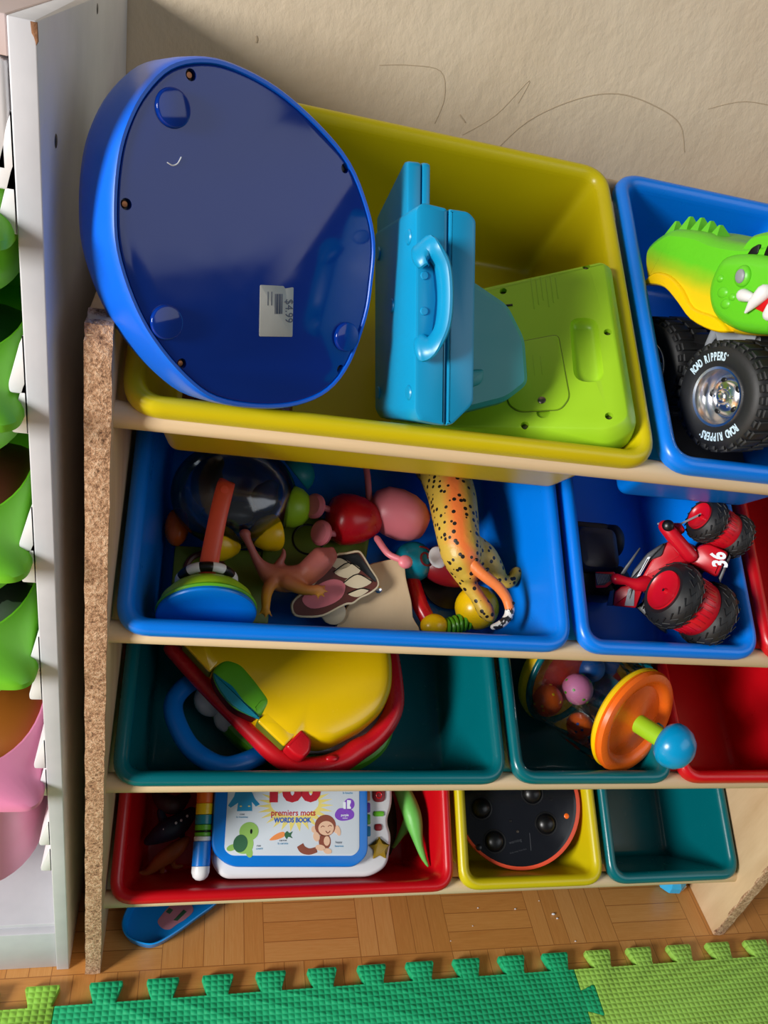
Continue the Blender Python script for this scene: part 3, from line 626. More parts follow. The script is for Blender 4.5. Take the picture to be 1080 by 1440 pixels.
for q in ([(452, 800), (470, 795), (486, 804), (470, 812)], [(462, 815), (482, 802), (500, 812), (482, 824)], [(476, 830), (495, 818), (516, 828), (496, 838)], [(482, 845), (500, 838), (512, 840), (496, 850)]):
    mb = MB(); mb.slab(spline([kk(*a) for a in q], 4), 0, .0010, .0001, Mw_); part('white_feather', mb, CREAM, bd)
    mb = MB(); mb.tube([kk(*a) + (.0010,) for a in (q[0], q[1], q[2])], .0006, 6, k=4, M=Mw_); part('black_outline', mb, BLACK, bd)
mb = MB(); mb.lathe([(.012, -.03), (.0125, -.012), (.011, -.011)], 24, Mw_ @ T(.0, -.022, -.002)); part('wooden_wheel', mb, CREAM, t)
# plain wooden piece
t = thing('plain_wood_piece', 'plain beige plywood piece with wavy edge standing in front of the doll hand', 'wooden toy', 1, (.255, .06, -.11))
Mv = fr((.253, .067, -.074), x=(.98, .03, .05), z=(-.06, -.28, .958)); kv = lambda x, y: ((x - 540) / 1400, (835 - y) / 1400)
mb = MB(); mb.slab(spline([kv(*q) for q in [(478, 892), (490, 850), (502, 820), (515, 795), (540, 786), (560, 783), (570, 790), (573, 808), (577, 825), (582, 845), (584, 865), (588, 892)]], 4), -.011, 0, .0014, Mv); part('plywood_body', mb, WOODT, t)
mb = MB(); mb.ell((kv(533, 827)[0], kv(533, 827)[1], .0), (.0042, .0042, .0022), 16); mb.bm.transform(Mv); part('steel_peg', mb, CHROME, t)
# teal ball with spiral
t = thing('spiral_ball', 'small teal ball with a red spiral under the pink doll', 'ball', 1, (.292, .112, -.112))
mb = MB(); mb.ell((.291, .110, -.088), .0215, 28); part('ball', mb, BTEAM, t)
mb = MB(); Ms = axis((.291, .110, -.088), (.35, -.05, .93)); mb.tube([((.0025 + .0009 * i) * math.cos(i * .75), (.0025 + .0009 * i) * math.sin(i * .75), math.sqrt(max(0, .0216 ** 2 - (.0025 + .0009 * i) ** 2))) for i in range(12)], .0012, 6, k=3, M=Ms); part('red_spiral', mb, WINE, t)
# red spotted toy
t = thing('spotted_mushroom', 'dark red dome toy with white oval spots behind the leopard legs', 'toy', 1, (.335, .11, -.112))
mb = MB(); mb.ell((.336, .108, -.085), (.040, .024, .022), 32); part('dome', mb, WINE, t)
for c, r_ in (((.312, .110, -.068), (.011, .012, .004)), ((.347, .100, -.066), (.014, .008, .004)), ((.366, .112, -.073), (.006, .008, .004))):
    mb = MB(); mb.ell(c, r_, 20); part('white_spot', mb, WHITE, t)
mb = MB(); mb.lathe([(.001, -.004), (.030, -.004), (.031, 0), (.001, .002)], 30, T(.336, .096, -.106)); part('base', mb, BLACK, t)
# bead worm
t = thing('bead_worm', 'toy worm of yellow balls and lime spring along the front of the wide blue bin', 'toy', 1, (.33, .05, -.1))
mb = MB(); mb.ell((.358, .062, -.083), .0235, 28); part('head_ball', mb, YEL2, t)
mb = MB(); mb.ell((.309, .040, -.082), (.0145, .0125, .0125), 24); part('tail_ball', mb, YEL2, t)
mb = MB(); mb.tube([(.322 + .026 * f + .0005 * math.sin(f * 60), .0385 + .0095 * f + .0085 * math.cos(f * 2 * math.pi * 5.5), -.084 + .0085 * math.sin(f * 2 * math.pi * 5.5)) for f in [i / 110 for i in range(111)]], .0021, 8); mb.tube([(.318, .037, -.084), (.35, .05, -.084)], .006, 12); part('spring', mb, GREEN, t)
mb = MB(); mb.tube([(.290, .088, -.090), (.297, .062, -.088), (.304, .046, -.085)], [.008, .0085, .008], 14); part('red_bar', mb, TREDP, t)
# leopard
def leo_mat():
    m = P('leopard paint', (214, 176, 60), .42, var=0); n = NT(m)
    tc = n.new('ShaderNodeTexCoord'); v = n.new('ShaderNodeTexVoronoi'); v.inputs['Scale'].default_value = 145; v.inputs['Randomness'].default_value = .75; n.link(tc.outputs['Object'], v.inputs['Vector'])
    sp_ = n.new('ShaderNodeSeparateXYZ'); n.link(tc.outputs['Object'], sp_.inputs[0])
    spot = n.math('LESS_THAN', v.outputs['Distance'], .31)
    # orange stripe along the spine, side of the body that faces up-left
    k = n.math('ADD', n.math('MULTIPLY', n.math('ABSOLUTE', n.math('ADD', sp_.outputs[0], n.math('ADD', .014, n.math('MULTIPLY', n.math('MINIMUM', sp_.outputs[1], 0.0), .8)))), 1.0), n.math('MULTIPLY', n.noise(70, 2), .006))
    mr = n.new('ShaderNodeMapRange'); n.link(k, mr.inputs[0]); mr.inputs[1].default_value = .006; mr.inputs[2].default_value = .017
    base = n.mix(mr.outputs[0], rgb(232, 118, 54), rgb(202, 166, 62))
    n.link(n.mix(spot, base, rgb(28, 22, 18)), n.bsdf.inputs['Base Color']); n.bump(n.noise(260, 3), .35, .001); return m
LEO = leo_mat()
t = thing('leopard_figure', 'spotted leopard figure with an orange back diving head first into the wide blue bin', 'toy leopard', 1, (.33, .11, -.06))
mb = MB()
mb.tube([(.318, .215, -.068), (.322, .180, -.050), (.322, .150, -.040), (.322, .122, -.034), (.326, .100, -.034), (.332, .088, -.036)], [.026, .026, .0245, .022, .0205, .014], 20, k=3)
mb.tube([(.338, .112, -.042), (.352, .104, -.044), (.364, .094, -.046), (.374, .083, -.050)], [.017, .0165, .0115, .007], 16, k=3)
mb.tube([(.374, .083, -.050), (.383, .082, -.050), (.391, .093, -.050)], [.0068, .0066, .0068], 12, k=3)
mb.tube([(.322, .098, -.040), (.333, .080, -.046), (.345, .064, -.048), (.354, .050, -.050), (.358, .044, -.050)], [.014, .0095, .0078, .009, .006], 14, k=3)
mb.tube([(.310, .21, -.07), (.30, .235, -.075)], [.018, .02], 14)
part('body', mb, LEO, t, remesh=.002)
ta = MB(); ta.tube([(.326, .102, -.026), (.334, .088, -.024), (.345, .077, -.022), (.357, .068, -.022), (.366, .057, -.024), (.3695, .046, -.026)], [.0075, .0066, .0058, .0054, .0050, .0046], 14, k=4); part('tail', ta, P('leopard orange paint', (238, 128, 62), .45, bump=(240, .3, .001)), t, label='curved orange tail')
mb = MB(); mb.tube([(.3695, .047, -.026), (.368, .040, -.0275), (.361, .0325, -.029), (.3525, .029, -.030)], [.0049, .0046, .0042, .003], 12, k=4)
def tip_mat():
    m = P('tail tip paint', (225, 225, 225), .45, var=0); n = NT(m); n.link(n.ramp(n.noise(170, 2), [(.46, rgb(30, 30, 34)), (.5, rgb(226, 224, 220))]), n.bsdf.inputs['Base Color']); return m
part('tail_tip', mb, tip_mat(), t, label='white tail tip with black bands')
for q in ((.334, .093, -.0175), (.344, .083, -.0165), (.357, .0735, -.0172), (.3715, .052, -.0215)):
    mb = MB(); mb.ell(q, (.002, .0018, .0012), 10, rings=6); part('tail_spot', mb, BLACK, t)

# ------------------------------------------------------------------ red stunt car
rt_, up_, tv_ = Vector((.807, -.147, .572)), Vector((-.042, .952, .303)), Vector((-.589, -.269, .762))
CC = Vector((.553, .088, .02)); MK = fr(CC, x=rt_, z=tv_); s_ = 1395.0
cz = lambda x, y: ((800 + x / 4.154 - 970) / s_, (800 - 700 - y / 4.154) / s_)
t = thing('stunt_car', 'red stunt car numbered 36 with fat double tyres in the narrow blue bin', 'toy car', 1, (.55, .08, -.06))
mb = MB(); mb.slab(rounded([cz(*q) for q in [(415, 480), (470, 375), (560, 262), (640, 245), (730, 290), (700, 395), (600, 425), (470, 515)]], .004), -.030, -.004, .004, MK); part('body', mb, DRED, t)
mb = MB(); mb.slab(rounded([cz(*q) for q in [(735, 285), (790, 270), (900, 322), (838, 470), (700, 398), (690, 370)]], .004), -.022, .002, .004, MK); pn = part('fender', mb, DRED, t)
mb = MB(); mb.slab([cz(*q) for q in [(845, 470), (905, 330), (912, 345), (855, 500)]], -.03, -.004, .001, MK); part('bumper', mb, GREYD, t)
x, y = cz(852, 372); mb = MB(); mb.text('36', .0185, MK @ T(x, y, .0022) @ Matrix.Rotation(R(100), 4, 'Z'), .0003, shear=.25, bold=.0007, sx=.85); part('number', mb, INKW, pn, label='white number 36')
mb = MB(); mb.tube([cz(555, 178) + (.012,), cz(600, 235) + (.010,), cz(690, 345) + (.004,)], [.0068, .0075, .0075], 14, M=MK); part('roll_bar', mb, DRED, t)
mb = MB(); mb.ell(cz(572, 174) + (.018,), (.006, .006, .004), 16, MK); part('pivot', mb, BLACK, t)
mb = MB(); mb.slab(rounded([cz(*q) for q in [(618, 205), (632, 212), (725, 315), (703, 352)]], .001), .002, .006, .0006, MK); part('grey_stay', mb, GREYP, t)
mb = MB(); mb.slab(rounded([cz(*q) for q in [(580, 160), (640, 150), (670, 200), (620, 230)]], .004), -.02, .004, .003, MK); part('shoulder', mb, DRED, t)
mb = MB(); mb.slab(rounded([cz(*q) for q in [(350, 500), (372, 440), (450, 335), (520, 285), (560, 265), (535, 350), (470, 375), (400, 490)]], .003), -.012, -.001, .002, MK); cn = part('canopy', mb, GREYD, t)
mb = MB(); mb.slab([cz(*q) for q in [(392, 480), (455, 358), (472, 355), (412, 470)]], -.002, .0002, .0002, MK); part('white_flash', mb, INKW, cn)
mb = MB(); mb.slab([cz(*q) for q in [(404, 468), (452, 372), (461, 368), (412, 460)]], -.002, .0005, .0001, MK); part('black_flash', mb, BLACK, cn)
mb = MB(); mb.tube([cz(275, 495) + (0,), cz(330, 505) + (-.002,), cz(385, 525) + (-.004,), cz(445, 515) + (-.01,)], [.006, .0045, .007, .01], 12, M=MK); part('arm', mb, DRED, t)
mb = MB(); mb.slab(rounded([cz(*q) for q in [(148, 455), (265, 452), (272, 500), (215, 550), (152, 555)]], .002), -.006, .0, .0015, MK); sp_ = part('spoiler', mb, DRED, t)
mb = MB()
mb.slab([cz(*q) for q in [(150, 462), (248, 468), (240, 505), (206, 535), (158, 538)]], -.001, .0006, .0001, MK); part('grille', mb, GREYD, sp_)
mb = MB()
for k in range(9):
    a, b = cz(155 + k * 9, 470), cz(150 + k * 9 + 20, 530 - k * 2.5); mb.tube([a + (.0008,), b + (.0008,)], .00035, 5, M=MK)
part('grille_line', mb, GREYP, sp_)
mb = MB(); mb.slab(rounded([cz(*q) for q in [(300, 540), (375, 525), (440, 510), (388, 668), (255, 660), (262, 575)]], .002), -.03, -.004, .002, MK); nose = part('nose', mb, DRED, t)
mb = MB(); mb.slab([cz(*q) for q in [(342, 555), (382, 532), (376, 655), (322, 655)]], -.005, -.0034, .0002, MK); part('grey_flash', mb, GREYP, nose)
mb = MB(); mb.slab([cz(*q) for q in [(348, 575), (362, 545), (374, 545), (352, 618)]], -.005, -.0028, .0002, MK); part('black_flash', mb, BLACK, nose)
mb = MB(); mb.slab([cz(*q) for q in [(215, 660), (235, 570), (262, 560), (252, 660)]], -.02, -.006, .001, MK); part('blue_light', mb, DKBLUE, nose)
mb = MB(); mb.slab([cz(*q) for q in [(290, 470), (320, 420), (405, 300), (412, 305), (340, 430), (310, 480)]], -.01, -.008, .0005, MK); part('windscreen_blade', mb, GREYD, t)
mb = MB(); mb.slab([cz(*q) for q in [(380, 670), (450, 600), (560, 740), (560, 820), (520, 800)]], -.05, -.02, .004, MK); mb.tube([cz(620, 520) + (-.03,), cz(830, 250) + (-.03,)], .012, 12, M=MK); part('underbody', mb, BLACK, t)
mb = MB(); mb.tube([cz(515, 158) + (.0,), cz(640, 158) + (.0,), cz(750, 100) + (0,)], .0012, 6, M=MK); part('linkage', mb, GREYP, t)
ai = unit(rt_ * (.80 * .86) - up_ * (.80 * .51) - tv_ * .60)
def fat_wheel(c, r, gap, w):
    M = axis(c, ai)
    for z0, z1 in ((-w / 2, w / 2), (gap - w / 2, gap + w / 2)):
        n_ = 40; mb = MB(); e = (z1 - z0) / 2; zc = (z0 + z1) / 2
        mb.lathe([(r * .55, z0 + .002), (r * .62, z0), (r * .74, z0 - .0005), (r * .9, z0 + e * .35), (r * .985, zc - e * .35), (r, zc), (r * .985, zc + e * .35), (r * .9, z1 - e * .35), (r * .72, z1), (r * .55, z1 - .002), (r * .55, z0 + .002)], 48, M, False)
        for k in range(20):
            a = 2 * math.pi * k / 20; q = []
            for j in range(7):
                zz = zc + e * (.8 * (j / 6 * 2 - 1)); b = a + .10 * (1 if j % 2 else -1); rr = r * (1.0 - .09 * abs(j / 6 * 2 - 1) ** 2); q.append((rr * math.cos(b), rr * math.sin(b), zz))
            mb.tube(q, .0007, 5, M=M)
        part('tyre', mb, RUB, t)
    mb = MB(); mb.lathe([(r * .80, w / 2 - .002), (r * .84, w / 2), (r * .84, gap - w / 2), (r * .80, gap - w / 2 + .002)], 40, M)
    for k in range(30):
        a = 2 * math.pi * k / 30; mb.box((r * .835, -.0008, w / 2 + .001), (r * .865, .0008, gap - w / 2 - .006), .0003, M @ Matrix.Rotation(a, 4, 'Z'))
    part('drum', mb, DRED, t, label='ribbed red drum between the tyres')
    mb = MB(); mb.lathe([(.0001, -w / 2 - .0002), (.0016, -w / 2), (.003, -w / 2 + .003), (r * .42, -w / 2 + .002), (r * .54, -w / 2 + .0005), (r * .60, -w / 2 - .0015), (r * .62, -w / 2 + .001)], 36, M, False); hb = part('hub', mb, DRED, t)
    mb = MB(); mb.lathe([(.0001, .0012), (.0012, .001), (.0016, 0)], 10, M @ T(0, 0, -w / 2 - .0006)); part('hub_screw', mb, STEEL, hb)
fat_wheel((.531, .060, .012), .0345, .046, .026)
fat_wheel((.562, .132, .042), .0235, .036, .020)
# dark car in the shade behind
t = thing('dark_toy_car', 'dark toy car in the shade behind the red stunt car', 'toy car', 1, (.49, .12, -.11))
mb = MB(); mb.slab(rrect(.07, .09, .012, 5, .495, .125), -.105, -.075, .006); part('body', mb, BLACK, t)
for q in ((.462, .15), (.53, .15), (.462, .10), (.53, .10)):
    mb = MB(); mb.lathe([(.006, -.009), (.017, -.008), (.02, -.004), (.02, .004), (.017, .008), (.006, .009)], 28, axis((q[0], q[1], -.086), (1, 0, 0))); wh = part('tyre', mb, RUB, t)
    mb = MB(); mb.lathe([(.0001, .0105), (.005, .010), (.007, .0085)], 20, axis((q[0], q[1], -.086), (-1, 0, 0))); part('hub', mb, WINE, wh)
mb = MB(); mb.slab(rrect(.05, .05, .012, 5, .495, .13), -.076, -.052, .008); part('cabin', mb, GREYD, t)

# ------------------------------------------------------------------ third row: play case
t = thing('play_case', 'yellow and red toddler play case with a blue handle in the wide teal bin', 'toy case', 2, (.19, .1, -.11))
ys = [(.062, .145), (.092, .116), (.142, .0645), (.171, .040), (.180, .0395), (.190, .047), (.200, .0445), (.210, .0425), (.224, .0435), (.240, .050), (.262, .061), (.284, .080), (.2965, .108), (.298, .14), (.29, .19), (.26, .21), (.11, .21), (.07, .18)]
yso = ccw(rounded(ys, .012, 4))
mb = MB(); dome(mb, yso, [(1, -.045), (1, -.024), (.99, -.014), (.965, -.006), (.93, -.0015), (.88, .0012), (.8, .003), (.6, .0042), (.3, .005), (.05, .0052)]); sh = part('yellow_shell', mb, YEL3, t)
rl = [(.050, .150), (.090, .108), (.1375, .0625), (.162, .041), (.1775, .030), (.192, .0235), (.208, .022), (.224, .0245), (.242, .0315), (.258, .042), (.274, .051), (.290, .067), (.3015, .088), (.3035, .112), (.300, .15), (.295, .19)]
mb = MB(); mb.tube([(x, y, -.032) for x, y in rl], [.0095] * 3 + [.011] * 3 + [.0125] * 4 + [.011] * 6, 16, k=4, flat=1.1); part('red_band', mb, TREDP, t)
for q in ([(.1425, .0645), (.1590, .0825), (.1895, .0565), (.1715, .0385)], [(.060, .146), (.078, .162), (.1045, .1325), (.0905, .115)]):
    q = rounded(q, .003)
    mb = MB(); mb.prism(offset(ccw(q), -.0007), [(0, -.02), (0, -.003), (.0004, -.0008)]); part('strap_seam', mb, OLIVE, sh)
    mb = MB(); mb.prism(q, [(0, -.02), (0, -.0006), (.0006, .0018), (.0020, .0028)]); part('strap', mb, YEL3, sh)
lt = rounded([(.092, .115), (.105, .131), (.125, .127), (.142, .107), (.158, .085), (.143, .066), (.116, .078), (.099, .098)], .008, 5)
mb = MB(); mb.prism(offset(ccw(lt), -.0006), [(0, -.02), (0, .0008), (.001, .0012)]); part('latch_seam', mb, BLACK, sh)
mb = MB(); mb.prism(lt, [(.0, -.02), (0, .0015), (.0012, .003), (.004, .0042), (.010, .0048)]); la = part('latch', mb, GREEN, t, label='two-tone green and teal latch')
mb = MB(); mb.prism(spline([(.094, .114), (.104, .108), (.116, .100), (.128, .085), (.138, .076), (.1445, .0685), (.141, .0672), (.116, .0795), (.100, .0985)], 3), [(.0, .0), (.0002, .0030), (.0008, .0046), (.0018, .0053)]); part('teal_half', mb, BTEAM, la)
mb = MB(); mb.prism(rounded([(.1715, .0385), (.189, .0575), (.2005, .046), (.199, .033), (.191, .0255), (.182, .029)], .004), [(0, -.02), (0, .0), (.001, .0028), (.0024, .0040), (.0036, .0043)]); part('red_catch', mb, TREDP, t)
mb = MB(); mb.ell((.226, .030, -.019), (.007, .004, .003), 16); part('embossed_mark', mb, TREDP, t)
mb = MB(); mb.tube([(.085, .128, -.06), (.066, .113, -.056), (.0565, .096, -.054), (.060, .076, -.052), (.075, .050, -.050), (.095, .034, -.049), (.116, .0275, -.05), (.140, .034, -.053), (.163, .046, -.06)], .0105, 16, k=5, flat=.8, up=(0, 0, 1)); part('handle', mb, BLUE3, t, label='thick blue carry handle')
mb = MB(); mb.slab(spline([(.10, .09), (.15, .040), (.185, .0245), (.220, .0235), (.262, .026), (.296, .044), (.312, .072), (.316, .11), (.305, .18), (.2, .2), (.08, .18)], 4), -.105, -.062, .012); part('green_base', mb, GREEN, t)
mb = MB(); mb.slab(spline([(.15, .08), (.19, .045), (.25, .045), (.295, .075), (.307, .10), (.312, .088), (.318, .104), (.308, .13), (.30, .19), (.16, .19)], 3), -.066, -.044, .006); part('white_tray', mb, WHITE, t)
for i, (c, r_, l) in enumerate([((.098, .105, -.072), .020, 'larger grey white ball behind the blue handle'), ((.118, .085, -.076), .0165, 'smaller grey white ball behind the blue handle')]):
    mb = MB(); mb.ell(c, r_, 24); solo('white_ball', mb, WHITE, l, 'ball', 2, (c[0], c[1], c[2] - r_), 'balls behind the blue handle')
# ------------------------------------------------------------------ ball popper
PA = unit((.373, -.645, .666)); PC = Vector((.574, .0645, .028)); MP = axis(PC, PA)
t = thing('ball_popper', 'clear ball popper with orange lid, lime stem and blue knob in the narrow teal bin', 'toy', 2, (.56, .12, -.1))
mb = MB(); mb.lathe([(.0585, -.0055), (.0625, -.0035), (.0640, .0), (.0620, .0045), (.055, .0065), (.0495, .0050), (.0465, .0010), (.0445, -.0015), (.040, -.0008), (.028, .0012), (.014, .0040), (.009, .006), (.0001, .006)], 64, MP); part('lid', mb, ORANGE, t)
mb = MB(); mb.lathe([(.0545, -.012), (.0618, -.011), (.0640, -.008), (.0634, -.0036), (.056, -.0036)], 64, MP); part('lid_ring', mb, YEL2, t, label='yellow ring under the lid')
mb = MB(); mb.lathe([(.0112, .004), (.0112, .042), (.010, .043)], 28, MP); part('stem', mb, LIME, t)
mb = MB(); mb.lathe([(.0001, .0395), (.013, .040), (.0215, .0425), (.0252, .048), (.0256, .054), (.0230, .0625), (.0172, .0695), (.009, .074), (.0001, .075)], 40, MP); part('knob', mb, BLUE2, t, label='glossy blue knob')
mb = MB(); mb.lathe([(.054, -.010), (.057, -.03), (.0595, -.06), (.061, -.095), (.060, -.117)], 56, MP); part('clear_dome', mb, CLEAR, t)
mb = MB(); mb.lathe([(.057, -.112), (.0635, -.114), (.0655, -.120), (.063, -.128), (.040, -.132), (.0001, -.132)], 56, MP); part('base', mb, YEL2, t)
mb = MB(); mb.lathe([(.0001, -.110), (.03, -.111), (.0565, -.114), (.0565, -.118)], 48, MP); part('base_floor', mb, CORAL, t)
mb = MB(); mb.torus(.0605, .0042, MP @ T(0, 0, -.111), 48, 10); part('green_ring', mb, TEA, t)
def popball(loc, r, m, dm, l):
    c = Vector(loc); b = thing('popper_ball', l, 'ball', 2, c - Vector((0, 0, r)), 'balls inside the clear popper')
    mb = MB(); mb.ell(tuple(c), r, 24); part('ball', mb, m, b)
    rnd = random.Random(int(loc[0] * 9999))
    for k in range(14):
        d = Vector((rnd.uniform(-1, 1), rnd.uniform(-1, 1), rnd.uniform(-1, 1)))
        if d.length < .2: continue
        d.normalize(); mb = MB(); mb.lathe([(.0001, .0006), (.0016, .0004), (.0020, -.0004)], 8, axis(c + d * r, d)); part('dot', mb, dm, b)
popball((.505, .107, -.050), .0205, ORANGE, YEL2, 'largest orange ball near the base of the clear popper')
popball((.545, .119, -.040), .0195, PINK2, GREEN, 'pink dotted ball in the middle of the clear popper')
popball((.546, .0760, -.050), .0165, ORANGE, INKB, 'smaller orange ball with blue dots in the clear popper')
popball((.566, .060, -.036), .0115, YEL2, INKP, 'small yellow ball behind the lid edge of the clear popper')
mb = MB(); mb.ell((.575, .15, -.05), .018, 20); solo('popper_ball', mb, DKBLUE, 'dark blue ball high inside the clear popper', 'ball', 2, (.575, .15, -.068), 'balls inside the clear popper')
rnd = random.Random(11); rings = []
for k in range(9):
    z = -.018 - .0115 * k; rings.append([((.0625 + rnd.uniform(-.001, .0035)) * math.cos(a), (.0625 + rnd.uniform(-.001, .0035)) * math.sin(a), z + rnd.uniform(-.003, .003)) for a in [R(15 + 9.2 * i) for i in range(26)]])
mb = MB(); mb.loft(rings, False, False, False, MP)
solo('plastic_wrap', mb, clear('crinkled film', (252, 252, 254), .11, .05), 'crinkled clear plastic film wrapped over the ball popper', 'plastic film', 2, PC - PA * .06, smooth=False)
# ------------------------------------------------------------------ bottom row: word book
DV = .0035
t = thing('word_book', 'electronic picture word book with blue cover and white base in the bottom red bin', 'toy book', 3, (.21, .11, -.06))
BOOK = t
def dv(q): return [(x, y + DV) for x, y in q]
bo = rounded(dv([(.117, .036), (.130, .019), (.312, .0155), (.334, .027), (.340, .062), (.334, .080), (.342, .100), (.343, .225), (.117, .225)]), [.008, .012, .03, .02, .02, .02, .02, .03, .01], 6)
mb = MB(); mb.prism(bo, [(.006, -.052), (.001, -.048), (0, -.042), (0, -.024), (.0015, -.020), (.005, -.018)]); wb = part('base', mb, WHITE, t, label='white base with buttons')
cv = rounded(dv([(.114, .2), (.114, .050), (.136, .032), (.289, .0275), (.305, .041), (.306, .2)]), [.01, .012, .012, .02, .012, .01], 6)
mb = MB(); mb.prism(cv, [(0, -.019), (0, -.008), (.001, -.0058), (.003, -.005)]); bc = part('cover', mb, BLUE3, t, label='bright blue cover frame')
pg = rounded(dv([(.130, .185), (.129, .051), (.137, .0445), (.286, .0405), (.2935, .047), (.2945, .185)]), [.006, .004, .008, .008, .008, .006], 6)
mb = MB(); mb.prism(pg, [(0, -.0055), (0, -.0046), (.0002, -.0045)]); page = part('page', mb, PAPER, t, label='printed page with small pictures')
Z = -.0044
def pic(name, poly, m, z=0, sm=True, label=None):
    poly = dv(poly); mb = MB(); mb.prism(spline(poly, 4) if sm else poly, [(0, Z - .0003 + z), (0, Z + z)]); return part(name, mb, m, page, label)
def disc(name, c, rx, ry, m, z=0, rot=0):
    p_ = [(c[0] + rx * math.cos(a) * math.cos(rot) - ry * math.sin(a) * math.sin(rot), c[1] + rx * math.cos(a) * math.sin(rot) + ry * math.sin(a) * math.cos(rot)) for a in [2 * math.pi * i / 24 for i in range(24)]]
    return pic(name, p_, m, z, False)
def words(name, s, x, y, size, m, bold=.0, sx=1, z=.0001, rot=-.6):
    mb = MB(); mb.text(s, size, T(x, y + DV, Z + z) @ Matrix.Rotation(R(rot), 4, 'Z'), .00005, bold=bold, sx=sx); part(name, mb, m, page)
# sunburst
bst = [((.0455 if i % 2 == 0 else .030) * math.cos(math.pi * i / 26) * 1.05 + .213, (.030 if i % 2 == 0 else .019) * math.sin(math.pi * i / 26) + .099) for i in range(52)]
pic('sunburst', bst, INKY, 0, False)
disc('burst_centre', (.212, .102), .030, .015, PAPER, .0001)
mb = MB(); mb.text('100', .036, T(.2085, .116 + DV, Z + .0003), .00008, bold=.0022, sx=1.28); part('lettering', mb, INKR, page, label='big red number 100')
words('lettering', 'premiers mots', .2105, .0905, .0098, INKR, .0002, .95)
words('lettering', 'WORDS BOOK', .2095, .0822, .0078, INKB, .0003, .85)
# coat
pic('coat_picture', [(.140, .120), (.156, .120), (.163, .107), (.169, .101), (.164, .0985), (.159, .104), (.160, .0935), (.1415, .0935), (.1425, .103), (.134, .0975), (.1305, .100), (.137, .110)], INKC, 0, False)
for q in ((.146, .099), (.156, .099)): disc('coat_button', q, .0015, .0008, INKY, .0001)
words('caption', 'coat', .148, .090, .0034, INKK); words('caption', 'le manteau', .148, .0868, .0032, INKC)
# turtle
disc('turtle_leg', (.1375, .053), .006, .0035, INKG, 0, .3); disc('turtle_leg', (.1585, .0475), .004, .006, INKG, 0, .3); pic('turtle_body', [(.147, .057), (.158, .066), (.163, .058), (.160, .048), (.150, .046), (.142, .050)], INKG, .0001)
disc('turtle_head', (.157, .0705), .0115, .0105, INKG, .0002); disc('turtle_shell', (.1475, .0575), .0085, .0098, INKDG, .0003, -.15); disc('turtle_eye', (.1598, .0705), .0014, .0028, BLACK, .0003)
words('caption', 'run', .1695, .0545, .0036, INKK); words('caption', 'courir', .1705, .0513, .0034, INKC)
# carrot
pic('carrot_picture', [(.182, .0605), (.189, .0665), (.198, .0695), (.201, .0665), (.199, .0635), (.190, .0605)], INKO, 0)
pic('carrot_leaf', [(.200, .066), (.203, .070), (.206, .068), (.210, .0695), (.208, .065), (.210, .062), (.205, .0635), (.203, .061)], INKDG, .0001)
words('caption', 'carrot', .1985, .0598, .0036, INKK); words('caption', 'la carotte', .1985, .0563, .0033, INKC)
# monkey
mb = MB(); mb.tube([(.240, .0485 + DV, Z), (.231, .0465 + DV, Z), (.223, .049 + DV, Z), (.2195, .054 + DV, Z)], [.0034, .0038, .0045, .0045], 10, k=4, flat=.04, up=(0, 0, 1)); part('monkey_tail', mb, INKBR, page)
disc('monkey_ear', (.2365, .0715), .0035, .004, INKSK, 0); disc('monkey_ear', (.2645, .0705), .0035, .004, INKSK, 0)
disc('monkey_head', (.2505, .0755), .0132, .0125, INKBR, .0001); disc('monkey_body', (.250, .0575), .0075, .0095, INKBR, .0001, .1)
disc('monkey_face', (.2515, .0725), .0098, .0082, INKSK, .0002); disc('monkey_belly', (.2525, .0580), .0038, .0055, INKSK, .0002); disc('monkey_muzzle', (.2535, .0688), .0065, .0042, INKSK, .0003)
for q in ((.247, .0745), (.256, .0752)):
    mb = MB(); mb.tube([(q[0] - .002, q[1] + DV - .0008, Z + .0003), (q[0], q[1] + DV + .0006, Z + .0003), (q[0] + .002, q[1] + DV - .0004, Z + .0003)], .0004, 5, k=3); part('monkey_eye', mb, INKBR, page)
mb = MB(); mb.tube([(.251, .0690 + DV, Z + .0004), (.2535, .0668 + DV, Z + .0004), (.2562, .0690 + DV, Z + .0004)], .0005, 5, k=3); part('monkey_mouth', mb, INKBR, page)
for c, a, b, r_ in (((.2395, .063), .004, .0055, .3), ((.2665, .0695), .003, .0062, .3), ((.2445, .0505), .0062, .0034, -.2), ((.2535, .0465), .0052, .0032, -.2)): disc('monkey_limb', c, a, b, INKSK, .0003, r_)
words('caption', 'happy', .2675, .0562, .0036, INKK); words('caption', 'heureux', .268, .0518, .0033, INKC)
# purple patch
pic('purple_blob', [(.2625, .0885), (.266, .094), (.271, .0955), (.282, .094), (.287, .090), (.286, .084), (.279, .0812), (.270, .0808), (.264, .0838)], INKP, 0)
disc('purple_jar', (.281, .1000), .0068, .0068, INKP, 0)
pic('jar_label', [(.2735, .0945), (.2735, .1025), (.2765, .1025), (.2765, .0945)], INKW, .0001, False); pic('jar_label', [(.278, .0945), (.278, .105), (.283, .1045), (.283, .0945)], INKW, .0001, False)
disc('jar_leaf', (.2838, .0995), .0018, .003, INKP, .0002, -.4)
words('caption', 'purple', .2752, .0872, .0038, INKW, .0001); words('caption', 'violet', .2755, .0838, .003, INKW)
words('caption', 'mouth', .279, .1165, .0034, INKK); words('caption', 'la bouche', .279, .1132, .0033, INKC)
